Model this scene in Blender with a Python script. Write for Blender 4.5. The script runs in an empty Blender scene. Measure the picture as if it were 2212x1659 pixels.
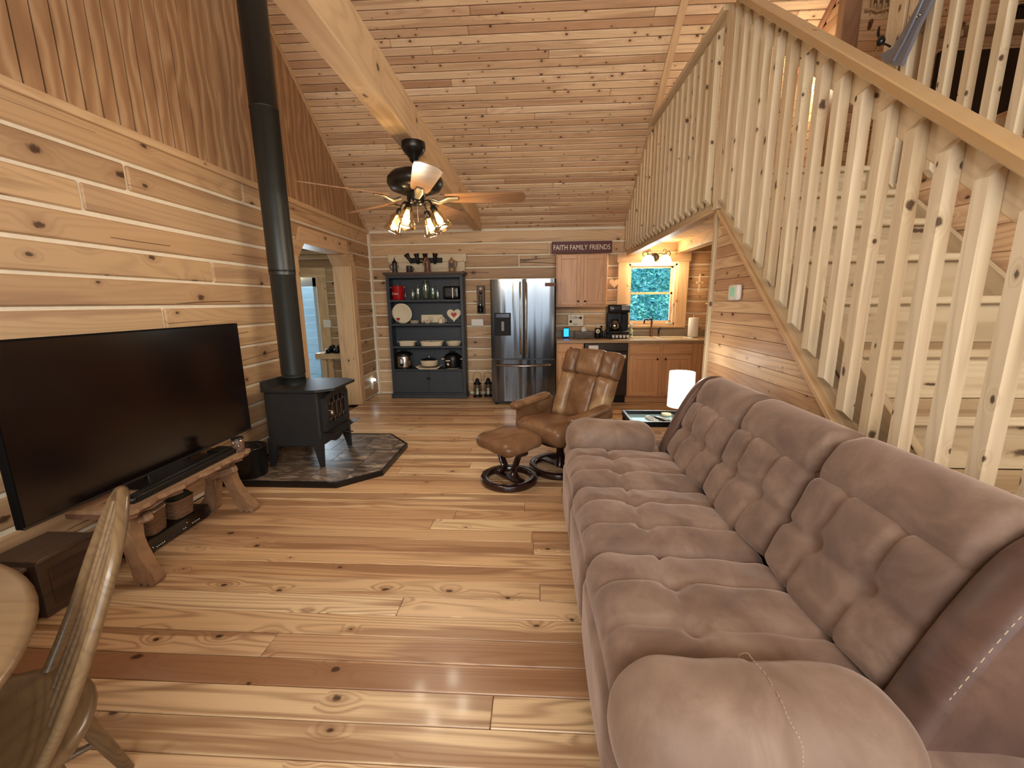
import bpy, math, random
from mathutils import Vector, Matrix
random.seed(7)
SC = bpy.context.scene
COL = SC.collection
PI = math.pi
R = math.radians

# ------------------------------------------------------------------ camera
H = 1.45
PIT, YAW, ROL = R(11.1265), R(3.2531), R(-0.5558)
fw = Vector((-math.sin(YAW)*math.cos(PIT), math.cos(YAW)*math.cos(PIT), -math.sin(PIT)))
r0 = Vector((math.cos(YAW), math.sin(YAW), 0)); u0 = r0.cross(fw)
rt = r0*math.cos(ROL) + u0*math.sin(ROL); up = rt.cross(fw)
cd = bpy.data.cameras.new('camera'); cam = bpy.data.objects.new('camera', cd); COL.objects.link(cam)
mw = Matrix.Identity(4)
for i in range(3):
    mw[i][0] = rt[i]; mw[i][1] = up[i]; mw[i][2] = -fw[i]; mw[i][3] = (0, 0, H)[i]
cam.matrix_world = mw
cd.sensor_fit = 'HORIZONTAL'; cd.sensor_width = 36; cd.lens = 36*900/2212; cd.clip_start = .02
SC.camera = cam

# ------------------------------------------------------------------ world, lights, exposure
w = bpy.data.worlds.new('world'); SC.world = w; w.use_nodes = True
bg = w.node_tree.nodes['Background']; bg.inputs[0].default_value = (.50, .78, 1, 1); bg.inputs[1].default_value = 1.3
SC.view_settings.view_transform = 'Standard'; SC.view_settings.look = 'None'
SC.view_settings.exposure = 0.0; SC.view_settings.gamma = 1; SC.view_settings.use_curve_mapping = False
def area(name, loc, target, size, power, col):
    l = bpy.data.lights.new(name, 'AREA'); l.shape = 'RECTANGLE'; l.size, l.size_y = size; l.energy = power; l.color = col
    o = bpy.data.objects.new(name, l); COL.objects.link(o); o.location = loc
    o.rotation_euler = (Vector(target)-Vector(loc)).to_track_quat('-Z', 'Y').to_euler(); return o
def point(name, loc, power, col, rad=.03):
    l = bpy.data.lights.new(name, 'POINT'); l.energy = power; l.color = col; l.shadow_soft_size = rad
    o = bpy.data.objects.new(name, l); COL.objects.link(o); o.location = loc; return o
WARM = (1, .80, .58); DAY = (.93, .96, 1)
# lower lamp: daylight through the tall windows of the wall behind the camera
area('daylight_window_lower', (.4, -1.88, 1.35), (.2, 3, 1.6), (3.2, 1.6), 44, (.90, .93, 1))
area('fill_light_upper', (.2, -1.6, 2.7), (-.2, 5.5, 3.9), (3.8, 1.2), 260, (1, .95, .88))  # added fill lamp inside the room to lift the ceiling, from no real window
# daylight at the kitchen window and the hall door
area('daylight_kitchen_window', (1.75, 6.68, 1.55), (1.5, 4, 1.2), (.6, .8), 8, (.7, .95, 1))
area('daylight_hall_door', (-3.75, 6.68, 1.1), (-3.3, 4.5, .8), (.5, 1.6), 30, (.85, .93, 1))

# ------------------------------------------------------------------ node helpers
def lin(c):
    c = [int(c[i:i+2], 16)/255 for i in (0, 2, 4)] if isinstance(c, str) else list(c)[:3]
    return tuple(x/12.92 if x <= .04045 else ((x+.055)/1.055)**2.4 for x in c)+(1,)
class NT:
    def __init__(s, name):
        s.m = bpy.data.materials.new(name); s.m.use_nodes = True; s.t = s.m.node_tree
        s.b = s.t.nodes['Principled BSDF']; s.out = s.t.nodes['Material Output']
    def n(s, typ, **kw):
        nd = s.t.nodes.new(typ)
        for k, v in kw.items():
            if k.startswith('i_'):
                nd.inputs[int(k[2:])].default_value = v
            else: setattr(nd, k, v)
        return nd
    def l(s, a, b): s.t.links.new(a, b)
    def math(s, op, a, b=None, c=None):
        nd = s.n('ShaderNodeMath', operation=op)
        for i, v in enumerate((a, b, c)):
            if v is None: continue
            if isinstance(v, (int, float)): nd.inputs[i].default_value = v
            else: s.l(v, nd.inputs[i])
        return nd.outputs[0]
    def mix(s, f, a, b):
        nd = s.n('ShaderNodeMix', data_type='RGBA')
        for sock, v in ((nd.inputs[0], f), (nd.inputs[6], a), (nd.inputs[7], b)):
            if isinstance(v, (int, float)): sock.default_value = v
            elif isinstance(v, tuple): sock.default_value = v
            else: s.l(v, sock)
        return nd.outputs[2]
    def ramp(s, f, stops):
        nd = s.n('ShaderNodeValToRGB'); cr = nd.color_ramp
        while len(cr.elements) > 1: cr.elements.remove(cr.elements[-1])
        cr.elements[0].position, cr.elements[0].color = stops[0]
        for p, c in stops[1:]:
            e = cr.elements.new(p); e.color = c
        s.l(f, nd.inputs[0]); return nd.outputs[0]
    def mapped(s, vec, scale, rot=(0, 0, 0)):
        nd = s.n('ShaderNodeMapping'); nd.inputs['Scale'].default_value = scale; nd.inputs['Rotation'].default_value = rot
        s.l(vec, nd.inputs[0]); return nd.outputs[0]
    def noise(s, vec, scale, detail=3, rough=.5, dist=0):
        nd = s.n('ShaderNodeTexNoise'); nd.inputs['Scale'].default_value = scale; nd.inputs['Detail'].default_value = detail
        nd.inputs['Roughness'].default_value = rough; nd.inputs['Distortion'].default_value = dist
        s.l(vec, nd.inputs['Vector']); return nd.outputs['Fac']
    def bump(s, h, strength, dist=.005):
        nd = s.n('ShaderNodeBump'); nd.inputs['Strength'].default_value = strength; nd.inputs['Distance'].default_value = dist
        s.l(h, nd.inputs['Height']); s.l(nd.outputs[0], s.b.inputs['Normal'])

import colorsys
def tune(c, v=1.06, sat=.78):
    h, s_, v_ = colorsys.rgb_to_hsv(*[int(c[i:i+2], 16)/255 for i in (0, 2, 4)])
    return '%02x%02x%02x' % tuple(round(255*x) for x in colorsys.hsv_to_rgb(h+.007, s_*sat, min(1, v_*v)))
def wood(name, tones, late, knot='3a2012', rough=.4, grain=40, knots=.5, kscale=(2.6, 7), coat=0, rnd=True, axis='X', streak=.35, lateamt=.5, bump=.15, kr=.09, cracks=0):
    """plank wood: grain along `axis`, latewood bands, heartwood streaks, knots; every object gets its own piece of the pattern"""
    t = NT(name); tones = [tune(c) for c in tones]; late = tune(late)
    tc = t.n('ShaderNodeTexCoord').outputs['Object']
    if axis == 'Z': tc = t.mapped(tc, (1, 1, 1), (0, R(90), 0))
    if axis == 'Y': tc = t.mapped(tc, (1, 1, 1), (0, 0, R(-90)))
    oi = t.n('ShaderNodeObjectInfo').outputs['Random']
    if rnd:
        cx = t.n('ShaderNodeCombineXYZ')
        t.l(t.math('MULTIPLY', oi, 83.0), cx.inputs[0]); t.l(t.math('MULTIPLY', oi, 41.0), cx.inputs[1]); t.l(t.math('MULTIPLY', oi, 17.0), cx.inputs[2])
        va = t.n('ShaderNodeVectorMath', operation='ADD'); t.l(tc, va.inputs[0]); t.l(cx.outputs[0], va.inputs[1]); vec = va.outputs[0]
    else: vec = tc
    sp = t.n('ShaderNodeSeparateXYZ'); t.l(vec, sp.inputs[0])
    # knots (2-D voronoi on the face)
    cy = t.n('ShaderNodeCombineXYZ'); t.l(t.math('ADD', sp.outputs[1], t.math('MULTIPLY', sp.outputs[2], .6)), cy.inputs[1]); t.l(sp.outputs[0], cy.inputs[0])
    vm = t.mapped(cy.outputs[0], (kscale[0], kscale[1], 1))
    vo = t.n('ShaderNodeTexVoronoi', voronoi_dimensions='2D'); vo.inputs['Scale'].default_value = 1; vo.inputs['Randomness'].default_value = .9; t.l(vm, vo.inputs['Vector'])
    sc = t.n('ShaderNodeSeparateColor'); t.l(vo.outputs['Color'], sc.inputs[0])
    on = t.math('LESS_THAN', sc.outputs[0], knots)
    size = t.math('ADD', .35, t.math('MULTIPLY', sc.outputs[1], .9))
    dd = t.math('DIVIDE', vo.outputs['Distance'], size)
    wob = t.math('MULTIPLY', t.math('SUBTRACT', t.noise(vec, 45, 2), .5), kr*1.1)
    d2 = t.math('ADD', dd, wob)
    kn = t.n('ShaderNodeMapRange', interpolation_type='SMOOTHSTEP'); t.l(d2, kn.inputs[0])
    kn.inputs[1].default_value = kr; kn.inputs[2].default_value = kr*.45; kn.inputs[3].default_value = 0; kn.inputs[4].default_value = 1
    kn = t.math('MULTIPLY', kn.outputs[0], on)
    halo = t.n('ShaderNodeMapRange', interpolation_type='SMOOTHSTEP'); t.l(dd, halo.inputs[0])
    halo.inputs[1].default_value = .42; halo.inputs[2].default_value = 0; halo.inputs[3].default_value = 0; halo.inputs[4].default_value = 1
    halo = t.math('MULTIPLY', halo.outputs[0], on)
    # grain lines: contours of a long soft field give cathedral figure
    gs_ = 3.0+grain/40
    low = t.noise(t.mapped(vec, (.42, gs_, gs_)), 1, 1.3, .35)
    yy = t.math('ADD', sp.outputs[1], t.math('MULTIPLY', sp.outputs[2], 1.0))
    ph = t.math('ADD', t.math('MULTIPLY', yy, grain*.22), t.math('ADD', t.math('MULTIPLY', low, 26.0), t.math('MULTIPLY', halo, 3.2)))
    si = t.math('SINE', t.math('MULTIPLY', ph, 2*PI/1.6))
    fine = t.noise(t.mapped(vec, (1.6, 150, 150)), 1, 3, .6)
    g = t.math('MULTIPLY', t.math('ADD', t.math('MULTIPLY', si, .5), .5), 1)
    g = t.math('POWER', g, 2.2)
    vari = t.noise(t.mapped(vec, (.6, 11, 11)), 1, 2)
    g = t.math('MULTIPLY', g, t.math('MULTIPLY', vari, 1.35))
    g = t.math('ADD', g, t.math('MULTIPLY', t.math('SUBTRACT', fine, .5), .9))
    # base tone per object
    stops = [((i+.5)/len(tones), lin(c)) for i, c in enumerate(tones)]
    base = t.ramp(oi if rnd else t.noise(vec, .6, 1), stops)
    tone2 = t.noise(t.mapped(vec, (.45, 7, 7)), 1, 3)
    st = t.n('ShaderNodeMapRange', interpolation_type='SMOOTHSTEP'); t.l(tone2, st.inputs[0])
    st.inputs[1].default_value = .53; st.inputs[2].default_value = .60; st.inputs[3].default_value = 0; st.inputs[4].default_value = streak
    c = t.mix(st.outputs[0], base, lin(late))
    gc = t.n('ShaderNodeClamp'); t.l(t.math('MULTIPLY', g, lateamt), gc.inputs[0])
    c = t.mix(gc.outputs[0], c, lin(late))
    c = t.mix(t.math('MULTIPLY', t.math('POWER', halo, 2.0), .45), c, lin(late))
    c = t.mix(t.math('MULTIPLY', kn, .88), c, lin(knot))
    if cracks:
        ck = t.math('ABSOLUTE', t.math('SUBTRACT', t.noise(t.mapped(vec, (.28, 6.5, 6.5)), 1, .5, .3), .5)); msk = t.math('GREATER_THAN', t.noise(t.mapped(vec, (.8, 2, 2)), 1.3, 1), .53)
        c = t.mix(t.math('MULTIPLY', t.math('LESS_THAN', ck, cracks), t.math('MULTIPLY', msk, .85)), c, lin('4a2c18'))
    t.l(c, t.b.inputs['Base Color']); t.b.inputs['Roughness'].default_value = rough
    t.b.inputs['Specular IOR Level'].default_value = .4
    if coat: t.b.inputs['Coat Weight'].default_value = coat; t.b.inputs['Coat Roughness'].default_value = .12
    if bump: t.bump(g, bump, .002)
    return t.m

def plain(name, col, rough=.5, metal=0, spec=.5, var=0, vscale=8, bump=0, bscale=60, coat=0, sheen=0):
    t = NT(name); b = t.b
    b.inputs['Base Color'].default_value = lin(col); b.inputs['Roughness'].default_value = rough
    b.inputs['Metallic'].default_value = metal; b.inputs['Specular IOR Level'].default_value = spec
    tc = t.n('ShaderNodeTexCoord').outputs['Object']
    if var:
        f = t.noise(tc, vscale, 4, .6); k = lin(col)
        c = t.mix(f, tuple(x*(1-var) for x in k[:3])+(1,), tuple(min(1, x*(1+var)) for x in k[:3])+(1,)); t.l(c, b.inputs['Base Color'])
    if bump: t.bump(t.noise(tc, bscale, 4, .6), bump, .004)
    if coat: b.inputs['Coat Weight'].default_value = coat
    if sheen: b.inputs['Sheen Weight'].default_value = sheen; b.inputs['Sheen Roughness'].default_value = .4; b.inputs['Sheen Tint'].default_value = lin('ffe8d8')
    return t.m
def emit(name, col, strength, base=None):
    t = NT(name); t.b.inputs['Base Color'].default_value = lin(base or col)
    t.b.inputs['Emission Color'].default_value = lin(col); t.b.inputs['Emission Strength'].default_value = strength; return t.m
def thinglass(name, tint, gloss=.12, rough=.03):
    t = NT(name); tr = t.n('ShaderNodeBsdfTransparent'); tr.inputs[0].default_value = lin(tint)
    gl = t.n('ShaderNodeBsdfGlossy'); gl.inputs['Roughness'].default_value = rough
    fr = t.n('ShaderNodeLayerWeight'); fr.inputs[0].default_value = .35
    mx = t.n('ShaderNodeMixShader'); t.l(t.math('ADD', t.math('MULTIPLY', fr.outputs['Facing'], .45), gloss), mx.inputs[0])
    t.l(tr.outputs[0], mx.inputs[1]); t.l(gl.outputs[0], mx.inputs[2]); t.l(mx.outputs[0], t.out.inputs[0]); return t.m

M = {}
M['floor'] = wood('pine_floor', ['b98558', 'cfa271', 'd8b07e', 'c59464', 'dcb98a', 'c89563', 'ad774e', 'd6ab7b'], '87502f', rough=.36, grain=150, knots=.30, kscale=(3.4, 5.4), coat=.12, streak=.7, lateamt=.72, bump=.08, kr=.08)
M['ceil'] = wood('pine_ceiling', ['d2a578', 'dfb98e', 'cda074', 'e2be96', 'bd8c62', 'dcb388', 'b37e57', 'deb78c', 'd8ac80'], '9c6744', rough=.45, grain=150, knots=.55, kscale=(6, 9.5), streak=.45, lateamt=.38, kr=.10)
M['log'] = wood('pine_log', ['b98b5e', 'c59868', 'ab7c52', 'be9263', 'a37550', 'cb9f70'], '835436', rough=.55, grain=60, knots=.5, kscale=(2.6, 4.2), streak=.4, lateamt=.28, kr=.10, cracks=.006)
M['trim'] = wood('pine_trim', ['cfa476', 'd6ae80', 'c99b6c'], 'a87448', rough=.42, grain=80, knots=.3, kscale=(3.2, 6), streak=.3, lateamt=.45)
M['beam'] = wood('pine_beam', ['d3aa7a'], 'ad7a4d', rough=.45, grain=50, knots=.4, kscale=(3, 5), streak=.4, lateamt=.5)
M['bal'] = wood('pine_baluster', ['cfb691', 'c8ac86', 'd6bf9c', 'c2a57e'], 'a98862', rough=.5, grain=120, knots=.34, kscale=(6, 13), streak=.3, lateamt=.4, kr=.13)
M['stair'] = wood('pine_stair', ['bfa37c', 'c8ae88', 'b79a72'], '98784f', rough=.5, grain=70, knots=.5, kscale=(1.5, 6), streak=.4, lateamt=.4)
M['vwood'] = wood('varnished_pine_rail', ['a37a4c', 'a88052'], 'a8743c', rough=.22, grain=70, knots=.3, kscale=(3.5, 6), coat=.5, streak=.25)
M['under'] = wood('pine_paneling_stair', ['cf9f72', 'd8ad80', 'c08c60', 'd3a577', 'b47e55'], '965c3a', rough=.42, grain=80, knots=.45, kscale=(5, 9), streak=.4, kr=.11)
M['bead'] = wood('plywood_beadboard', ['c79c70', 'cda479', 'c2966a'], 'a07650', rough=.6, grain=11, knots=0, rnd=False, axis='Z', streak=.25, lateamt=.6, bump=.05)
M['oak'] = wood('oak_cabinet', ['c98650', 'd08f59', 'c17e4b'], '935630', rough=.38, grain=110, knots=0, axis='Z', streak=.2, lateamt=.5)
M['oakh'] = wood('oak_cabinet_horizontal', ['c98650', 'd08f59'], '935630', rough=.38, grain=110, knots=0, axis='X', streak=.2, lateamt=.5)
M['oakc'] = wood('oak_dining', ['70502f', '765634'], '4a3220', rough=.3, grain=140, knots=0, axis='X', streak=.15, lateamt=.5, coat=.2)
M['oakt'] = wood('oak_tabletop', ['8c6b48'], '66492e', rough=.28, grain=120, knots=0, axis='X', streak=.15, lateamt=.45, coat=.2)
M['bench'] = wood('rustic_cedar', ['946a48', '9f7552'], '6b442c', rough=.5, grain=60, knots=.4, axis='Y', streak=.4)
M['bark'] = plain('weathered_bark', '6b4a35', .85, var=.5, vscale=25, bump=.8, bscale=40)
M['chink'] = plain('chinking', 'e8dcc4', .9, var=.12, vscale=20, bump=.5, bscale=50)
M['blackiron'] = plain('matte_black_stovepipe', '2c2e2b', .38, .3, var=.2)
M['stove'] = plain('cast_iron', '2d2c2b', .5, .3, var=.25, bump=.15, bscale=120)
M['black'] = plain('black_plastic', '0d0d0e', .3, var=.1)
M['blackm'] = plain('black_painted_metal', '191817', .45, .4)
M['screen'] = plain('dark_screen', '120a09', .16, spec=.6)
M['bronze'] = plain('oil_rubbed_bronze', '2b2622', .3, .7)
M['chrome'] = plain('brushed_nickel', 'b9b4ab', .25, 1)
M['white'] = plain('white_plastic', 'e6e2d8', .4)
M['cream'] = plain('cream_stoneware', 'e2d3b4', .3, var=.06, vscale=20)
M['red'] = plain('red_lacquer', 'a3141c', .25, coat=.3)
M['darkwood'] = plain('espresso_bentwood', '2a1512', .22, var=.3, vscale=6, coat=.4)
M['hutch'] = plain('slate_blue_paint', '343a41', .5, var=.22, vscale=5, bump=.1, bscale=30)
M['hutcht'] = plain('worn_dark_wood_top', '554338', .5, var=.3, vscale=9)
M['mirrorsteel'] = None
M['root'] = plain('weathered_root_wood', '8d6b4e', .85, spec=.2, var=.5, vscale=14, bump=.9, bscale=22)
M['counter'] = plain('laminate_counter', 'a98f6d', .35, var=.25, vscale=120)
M['sink'] = plain('composite_sink', 'ddcdb0', .3)
M['clear'] = thinglass('clear_glass', 'f4f4ee')
M['seeded'] = thinglass('seeded_glass', 'f3e7cf', .16, .08)
M['greeng'] = thinglass('green_glass', 'dcf2e4', .22, .05)
M['pane'] = thinglass('window_pane', 'f4fbff', .03, .01)
M['paper'] = plain('paper_towel', 'ece9e2', .8, bump=.3, bscale=90)
def plywood():
    t = NT('flame_figured_plywood'); tc = t.n('ShaderNodeTexCoord').outputs['Object']
    wv = t.n('ShaderNodeTexWave', bands_direction='Y'); wv.inputs['Scale'].default_value = 2.2; wv.inputs['Distortion'].default_value = 9; wv.inputs['Detail'].default_value = 2.5; wv.inputs['Detail Scale'].default_value = 1.6
    t.l(t.mapped(tc, (1, 1.4, .42)), wv.inputs['Vector']); f2 = t.noise(t.mapped(tc, (1, 60, 3)), 1, 3, .6); big = t.noise(tc, .9, 2)
    f = t.math('ADD', t.math('MULTIPLY', wv.outputs['Fac'], .55), t.math('ADD', t.math('MULTIPLY', f2, .3), t.math('MULTIPLY', big, .35)))
    t.l(t.ramp(f, [(.28, lin('a07a58')), (.5, lin('aa835e')), (.68, lin('b38c66')), (.9, lin('c2a07a'))]), t.b.inputs['Base Color']); t.b.inputs['Roughness'].default_value = .6; t.bump(f2, .1, .002); return t.m
M['bead'] = plywood()
M['stitch'] = plain('pale_thread', 'b09c7e', .8)
# ------------------------------------------------------------------ geometry helpers
def tag(o, label=None, cat=None, group=None, kind=None):
    if label: o['label'] = label
    if cat: o['category'] = cat
    if group: o['group'] = group
    if kind: o['kind'] = kind
    return o
def thing(name, label, cat, loc=(0, 0, 0), rz=0, group=None):
    o = bpy.data.objects.new(name, None); COL.objects.link(o); o.location = loc; o.rotation_euler = (0, 0, rz)
    o.empty_display_size = .1
    return tag(o, label, cat, group)
def struct(name, loc=(0, 0, 0)):
    o = bpy.data.objects.new(name, None); COL.objects.link(o); o.location = loc; o['kind'] = 'structure'; return o
def link(o, parent=None):
    COL.objects.link(o)
    if parent is not None: o.parent = parent
    return o
def frame(x, y):
    x = Vector(x).normalized(); y = Vector(y); y = (y - x*y.dot(x)).normalized(); z = x.cross(y)
    m = Matrix.Identity(3)
    for i in range(3): m[i][0], m[i][1], m[i][2] = x[i], y[i], z[i]
    return m
class MB:
    def __init__(s): s.v = []; s.f = []; s.sm = []
    def add(s, vs, fs, smooth=False):
        b = len(s.v); s.v += [tuple(v) for v in vs]; s.f += [tuple(b+i for i in f) for f in fs]; s.sm += [smooth]*len(fs); return s
    def box(s, c, d, bev=0, rot=None):
        """box centred at c with dims d; bev chamfers all edges"""
        hx, hy, hz = d[0]/2, d[1]/2, d[2]/2; vs = []; c = Vector(c)
        if not bev:
            for x in (-hx, hx):
                for y in (-hy, hy):
                    for z in (-hz, hz): vs.append(Vector((x, y, z)))
            fs = [(0, 1, 3, 2), (4, 6, 7, 5), (0, 4, 5, 1), (2, 3, 7, 6), (0, 2, 6, 4), (1, 5, 7, 3)]
        else:
            b = min(bev, hx*.98, hy*.98, hz*.98); idx = {}
            for x in (-1, 1):
                for y in (-1, 1):
                    for z in (-1, 1):
                        for a in range(3):
                            p = [x*hx, y*hy, z*hz]
                            for k in range(3):
                                if k != a: p[k] -= (x, y, z)[k]*b
                            idx[(x, y, z, a)] = len(vs); vs.append(Vector(p))
            fs = []
            for a in range(3):
                o = [k for k in range(3) if k != a]
                for sg in (-1, 1):
                    q = []
                    for (i, j) in ((-1, -1), (1, -1), (1, 1), (-1, 1)):
                        k = [0, 0, 0]; k[a] = sg; k[o[0]] = i; k[o[1]] = j; q.append(idx[tuple(k)+(a,)])
                    if (sg < 0) == (a != 1): q.reverse()
                    fs.append(tuple(q))
            for a in range(3):   # edges along axis a
                o = [k for k in range(3) if k != a]
                for i in (-1, 1):
                    for j in (-1, 1):
                        k0 = [0]*3; k1 = [0]*3; k0[a] = -1; k1[a] = 1
                        for k in (k0, k1): k[o[0]] = i; k[o[1]] = j
                        q = [idx[tuple(k0)+(o[0],)], idx[tuple(k1)+(o[0],)], idx[tuple(k1)+(o[1],)], idx[tuple(k0)+(o[1],)]]
                        if (i*j < 0) == (a != 1): q.reverse()
                        fs.append(tuple(q))
            for x in (-1, 1):
                for y in (-1, 1):
                    for z in (-1, 1):
                        q = [idx[(x, y, z, a)] for a in range(3)]
                        if x*y*z < 0: q.reverse()
                        fs.append(tuple(q))
        if rot is not None: vs = [rot @ v for v in vs]
        return s.add([v+c for v in vs], fs)
    def b2(s, lo, hi, bev=0): return s.box([(a+b)/2 for a, b in zip(lo, hi)], [abs(b-a) for a, b in zip(lo, hi)], bev)
    def tube(s, pts, rad, n=10, cap=True, flat=None, closed=False):
        pts = [Vector(p) for p in pts]; m = len(pts); rads = rad if isinstance(rad, (list, tuple)) else [rad]*m; vs = []
        ref = None
        for i, p in enumerate(pts):
            if closed: t = (pts[(i+1) % m]-pts[i-1]).normalized()
            else: t = (pts[min(i+1, m-1)]-pts[max(i-1, 0)]).normalized()
            if ref is None: ref = Vector((0, 0, 1)) if abs(t.z) < .9 else Vector((1, 0, 0))
            if flat is not None: ref = Vector(flat)
            a = (ref - t*ref.dot(t)).normalized(); b = t.cross(a)
            if flat is None: ref = a
            r = rads[i]; ra, rb = r if isinstance(r, (list, tuple)) else (r, r)
            for k in range(n):
                an = 2*PI*k/n; vs.append(p + a*math.cos(an)*ra + b*math.sin(an)*rb)
        fs = []
        for i in range(m if closed else m-1):
            for k in range(n):
                j = (i+1) % m
                fs.append((i*n+k, i*n+(k+1) % n, j*n+(k+1) % n, j*n+k))
        s.add(vs, fs, True)
        if cap and not closed:
            s.add(vs[:n], [tuple(range(n))[::-1]]); s.add(vs[-n:], [tuple(range(n))])
        return s
    def lathe(s, prof, c=(0, 0, 0), n=24, rot=None, cap=True, smooth=True):
        vs = []; c = Vector(c)
        for r, z in prof:
            for k in range(n):
                a = 2*PI*k/n; v = Vector((r*math.cos(a), r*math.sin(a), z))
                if rot is not None: v = rot @ v
                vs.append(v+c)
        fs = [(i*n+k, i*n+(k+1) % n, (i+1)*n+(k+1) % n, (i+1)*n+k) for i in range(len(prof)-1) for k in range(n)]
        s.add(vs, fs, smooth)
        if cap:
            if prof[0][0] > 1e-4: s.add(vs[:n], [tuple(range(n))[::-1]])
            if prof[-1][0] > 1e-4: s.add(vs[-n:], [tuple(range(n))])
        return s
    def prism(s, poly, d, org=(0, 0, 0), ax=(1, 0, 0), ay=(0, 1, 0), smooth=False):
        """2-D polygon in plane (ax, ay) through org, extruded by d along ax x ay"""
        ax = Vector(ax); ay = Vector(ay); az = ax.cross(ay).normalized(); o = Vector(org); n = len(poly)
        lo = [o+ax*x+ay*y for x, y in poly]; hi = [p+az*d for p in lo]
        s.add(lo+hi, [tuple(range(n))[::-1], tuple(range(n, 2*n))]); 
        return s.add(lo+hi, [(k, (k+1) % n, n+(k+1) % n, n+k) for k in range(n)], smooth)
    def build(s, name, mat, parent=None, loc=None, rot=None, kind=None, label=None):
        me = bpy.data.meshes.new(name); me.from_pydata(s.v, [], s.f); me.validate()
        if any(s.sm) and len(me.polygons) == len(s.sm): me.polygons.foreach_set('use_smooth', s.sm)
        me.materials.append(mat); me.update()
        o = bpy.data.objects.new(name, me); link(o, parent)
        if loc: o.location = loc
        if rot: o.rotation_euler = rot
        if kind: o['kind'] = kind
        if label: o['label'] = label
        return o
    def world(s, name, mat, parent, kind=None, label=None):
        """vertices given in world space, part of a thing whose Empty stands elsewhere (no rotation): shift them"""
        p = parent; off = Vector((0, 0, 0))
        while p is not None: off += Vector(p.location); p = p.parent
        s.v = [tuple(Vector(v)-off) for v in s.v]
        return s.build(name, mat, parent, kind=kind, label=label)
_cache = {}
def plank(name, parent, mat, c, x, y, size, bev=.004, prt=None):
    """one board: local X = length, Y = width, Z = thickness; c = centre (world)"""
    key = (mat.name, tuple(round(v, 4) for v in size), bev)
    me = _cache.get(key)
    if me is None:
        mb = MB().box((0, 0, 0), size, bev); me = bpy.data.meshes.new(name); me.from_pydata(mb.v, [], mb.f); me.materials.append(mat); _cache[key] = me
    o = bpy.data.objects.new(name, me); link(o, parent)
    m = frame(x, y).to_4x4(); off = Vector((0, 0, 0)); p = parent
    while p is not None: off += Vector(p.location); p = p.parent
    m.translation = Vector(c)-off; o.matrix_local = m
    return o
def seg_plank(name, parent, mat, a, b, width, thick, up=(0, 0, 1), bev=.004):
    a, b = Vector(a), Vector(b); return plank(name, parent, mat, (a+b)/2, b-a, up, ((b-a).length, width, thick), bev)
def rbox(w, d, h, r, n=10, disp=None):
    """closed rounded box (centre 0) as a fine grid; disp(p, nrm) -> offset along nrm"""
    mb = MB(); hd = Vector((w/2, d/2, h/2)); idx = {}; vs = []
    if isinstance(r, (int, float)): r = (min(r, w/2.02), min(r, d/2.02), min(r, h/2.02))
    def key(p): return tuple(round(a, 5) for a in p)
    ns = n if isinstance(n, (list, tuple)) else (n, n, n)
    def lin_(i, k):
        t = i/k; return 2*t-1
    fs = []
    for a in range(3):
        b, c = (a+1) % 3, (a+2) % 3
        for sg in (-1, 1):
            g = []
            for i in range(ns[b]+1):
                row = []
                for j in range(ns[c]+1):
                    p = [0, 0, 0]; p[a] = sg; p[b] = lin_(i, ns[b]); p[c] = lin_(j, ns[c]); k = key(p)
                    if k not in idx:
                        q = Vector((p[0]*hd.x, p[1]*hd.y, p[2]*hd.z))
                        inn = Vector([max(-(hd[m]-r[m]), min(hd[m]-r[m], q[m])) for m in range(3)])
                        dv = Vector([(q[m]-inn[m])/r[m] for m in range(3)])
                        if dv.length > 1e-6:
                            dn = dv.normalized(); pos = inn+Vector([dn[m]*r[m] for m in range(3)]); nr = Vector([dn[m]/r[m] for m in range(3)]).normalized()
                        else: pos = q; nr = Vector((0, 0, 1))
                        if disp: pos = pos + nr*disp(pos, nr)
                        idx[k] = len(vs); vs.append(pos)
                    row.append(idx[k])
                g.append(row)
            for i in range(ns[b]):
                for j in range(ns[c]):
                    q = (g[i][j], g[i+1][j], g[i+1][j+1], g[i][j+1])
                    fs.append(q if sg > 0 else q[::-1])
    mb.add(vs, fs, True); return mb
def xf(mb, m): mb.v = [tuple(m @ Vector(v)) for v in mb.v]; return mb
def bez(p0, p1, p2, p3, n=12):
    p0, p1, p2, p3 = map(Vector, (p0, p1, p2, p3))
    return [p0*(1-t)**3+p1*3*t*(1-t)**2+p2*3*t*t*(1-t)+p3*t**3 for t in [i/n for i in range(n+1)]]
def smooth_path(pts, n=6):
    pts = [Vector(p) for p in pts]; out = []
    for i in range(len(pts)-1):
        p0, p1, p2, p3 = pts[max(i-1, 0)], pts[i], pts[i+1], pts[min(i+2, len(pts)-1)]
        for k in range(n):
            t = k/n; out.append(.5*((2*p1)+(p2-p0)*t+(2*p0-5*p1+4*p2-p3)*t*t+(3*p1-p0-3*p2+p3)*t**3))
    out.append(pts[-1]); return out
def text(name, s, size, mat, parent, loc, rot, depth=.002, sx=1):
    cu = bpy.data.curves.new(name, 'FONT'); cu.body = s; cu.size = size; cu.extrude = depth; cu.align_x = 'CENTER'; cu.align_y = 'CENTER'; cu.resolution_u = 3
    to = bpy.data.objects.new(name, cu); COL.objects.link(to)
    dg = bpy.context.evaluated_depsgraph_get(); me = bpy.data.meshes.new_from_object(to.evaluated_get(dg)); bpy.data.objects.remove(to)
    for v in me.vertices: v.co.x *= sx
    me.materials.clear(); me.materials.append(mat)
    o = bpy.data.objects.new(name, me); link(o, parent); o.location = loc; o.rotation_euler = rot; return o
def copy_tree(o, parent=None):
    c = o.copy(); COL.objects.link(c)
    if parent is not None: c.parent = parent
    for ch in list(o.children): copy_tree(ch, c)
    return c
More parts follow.
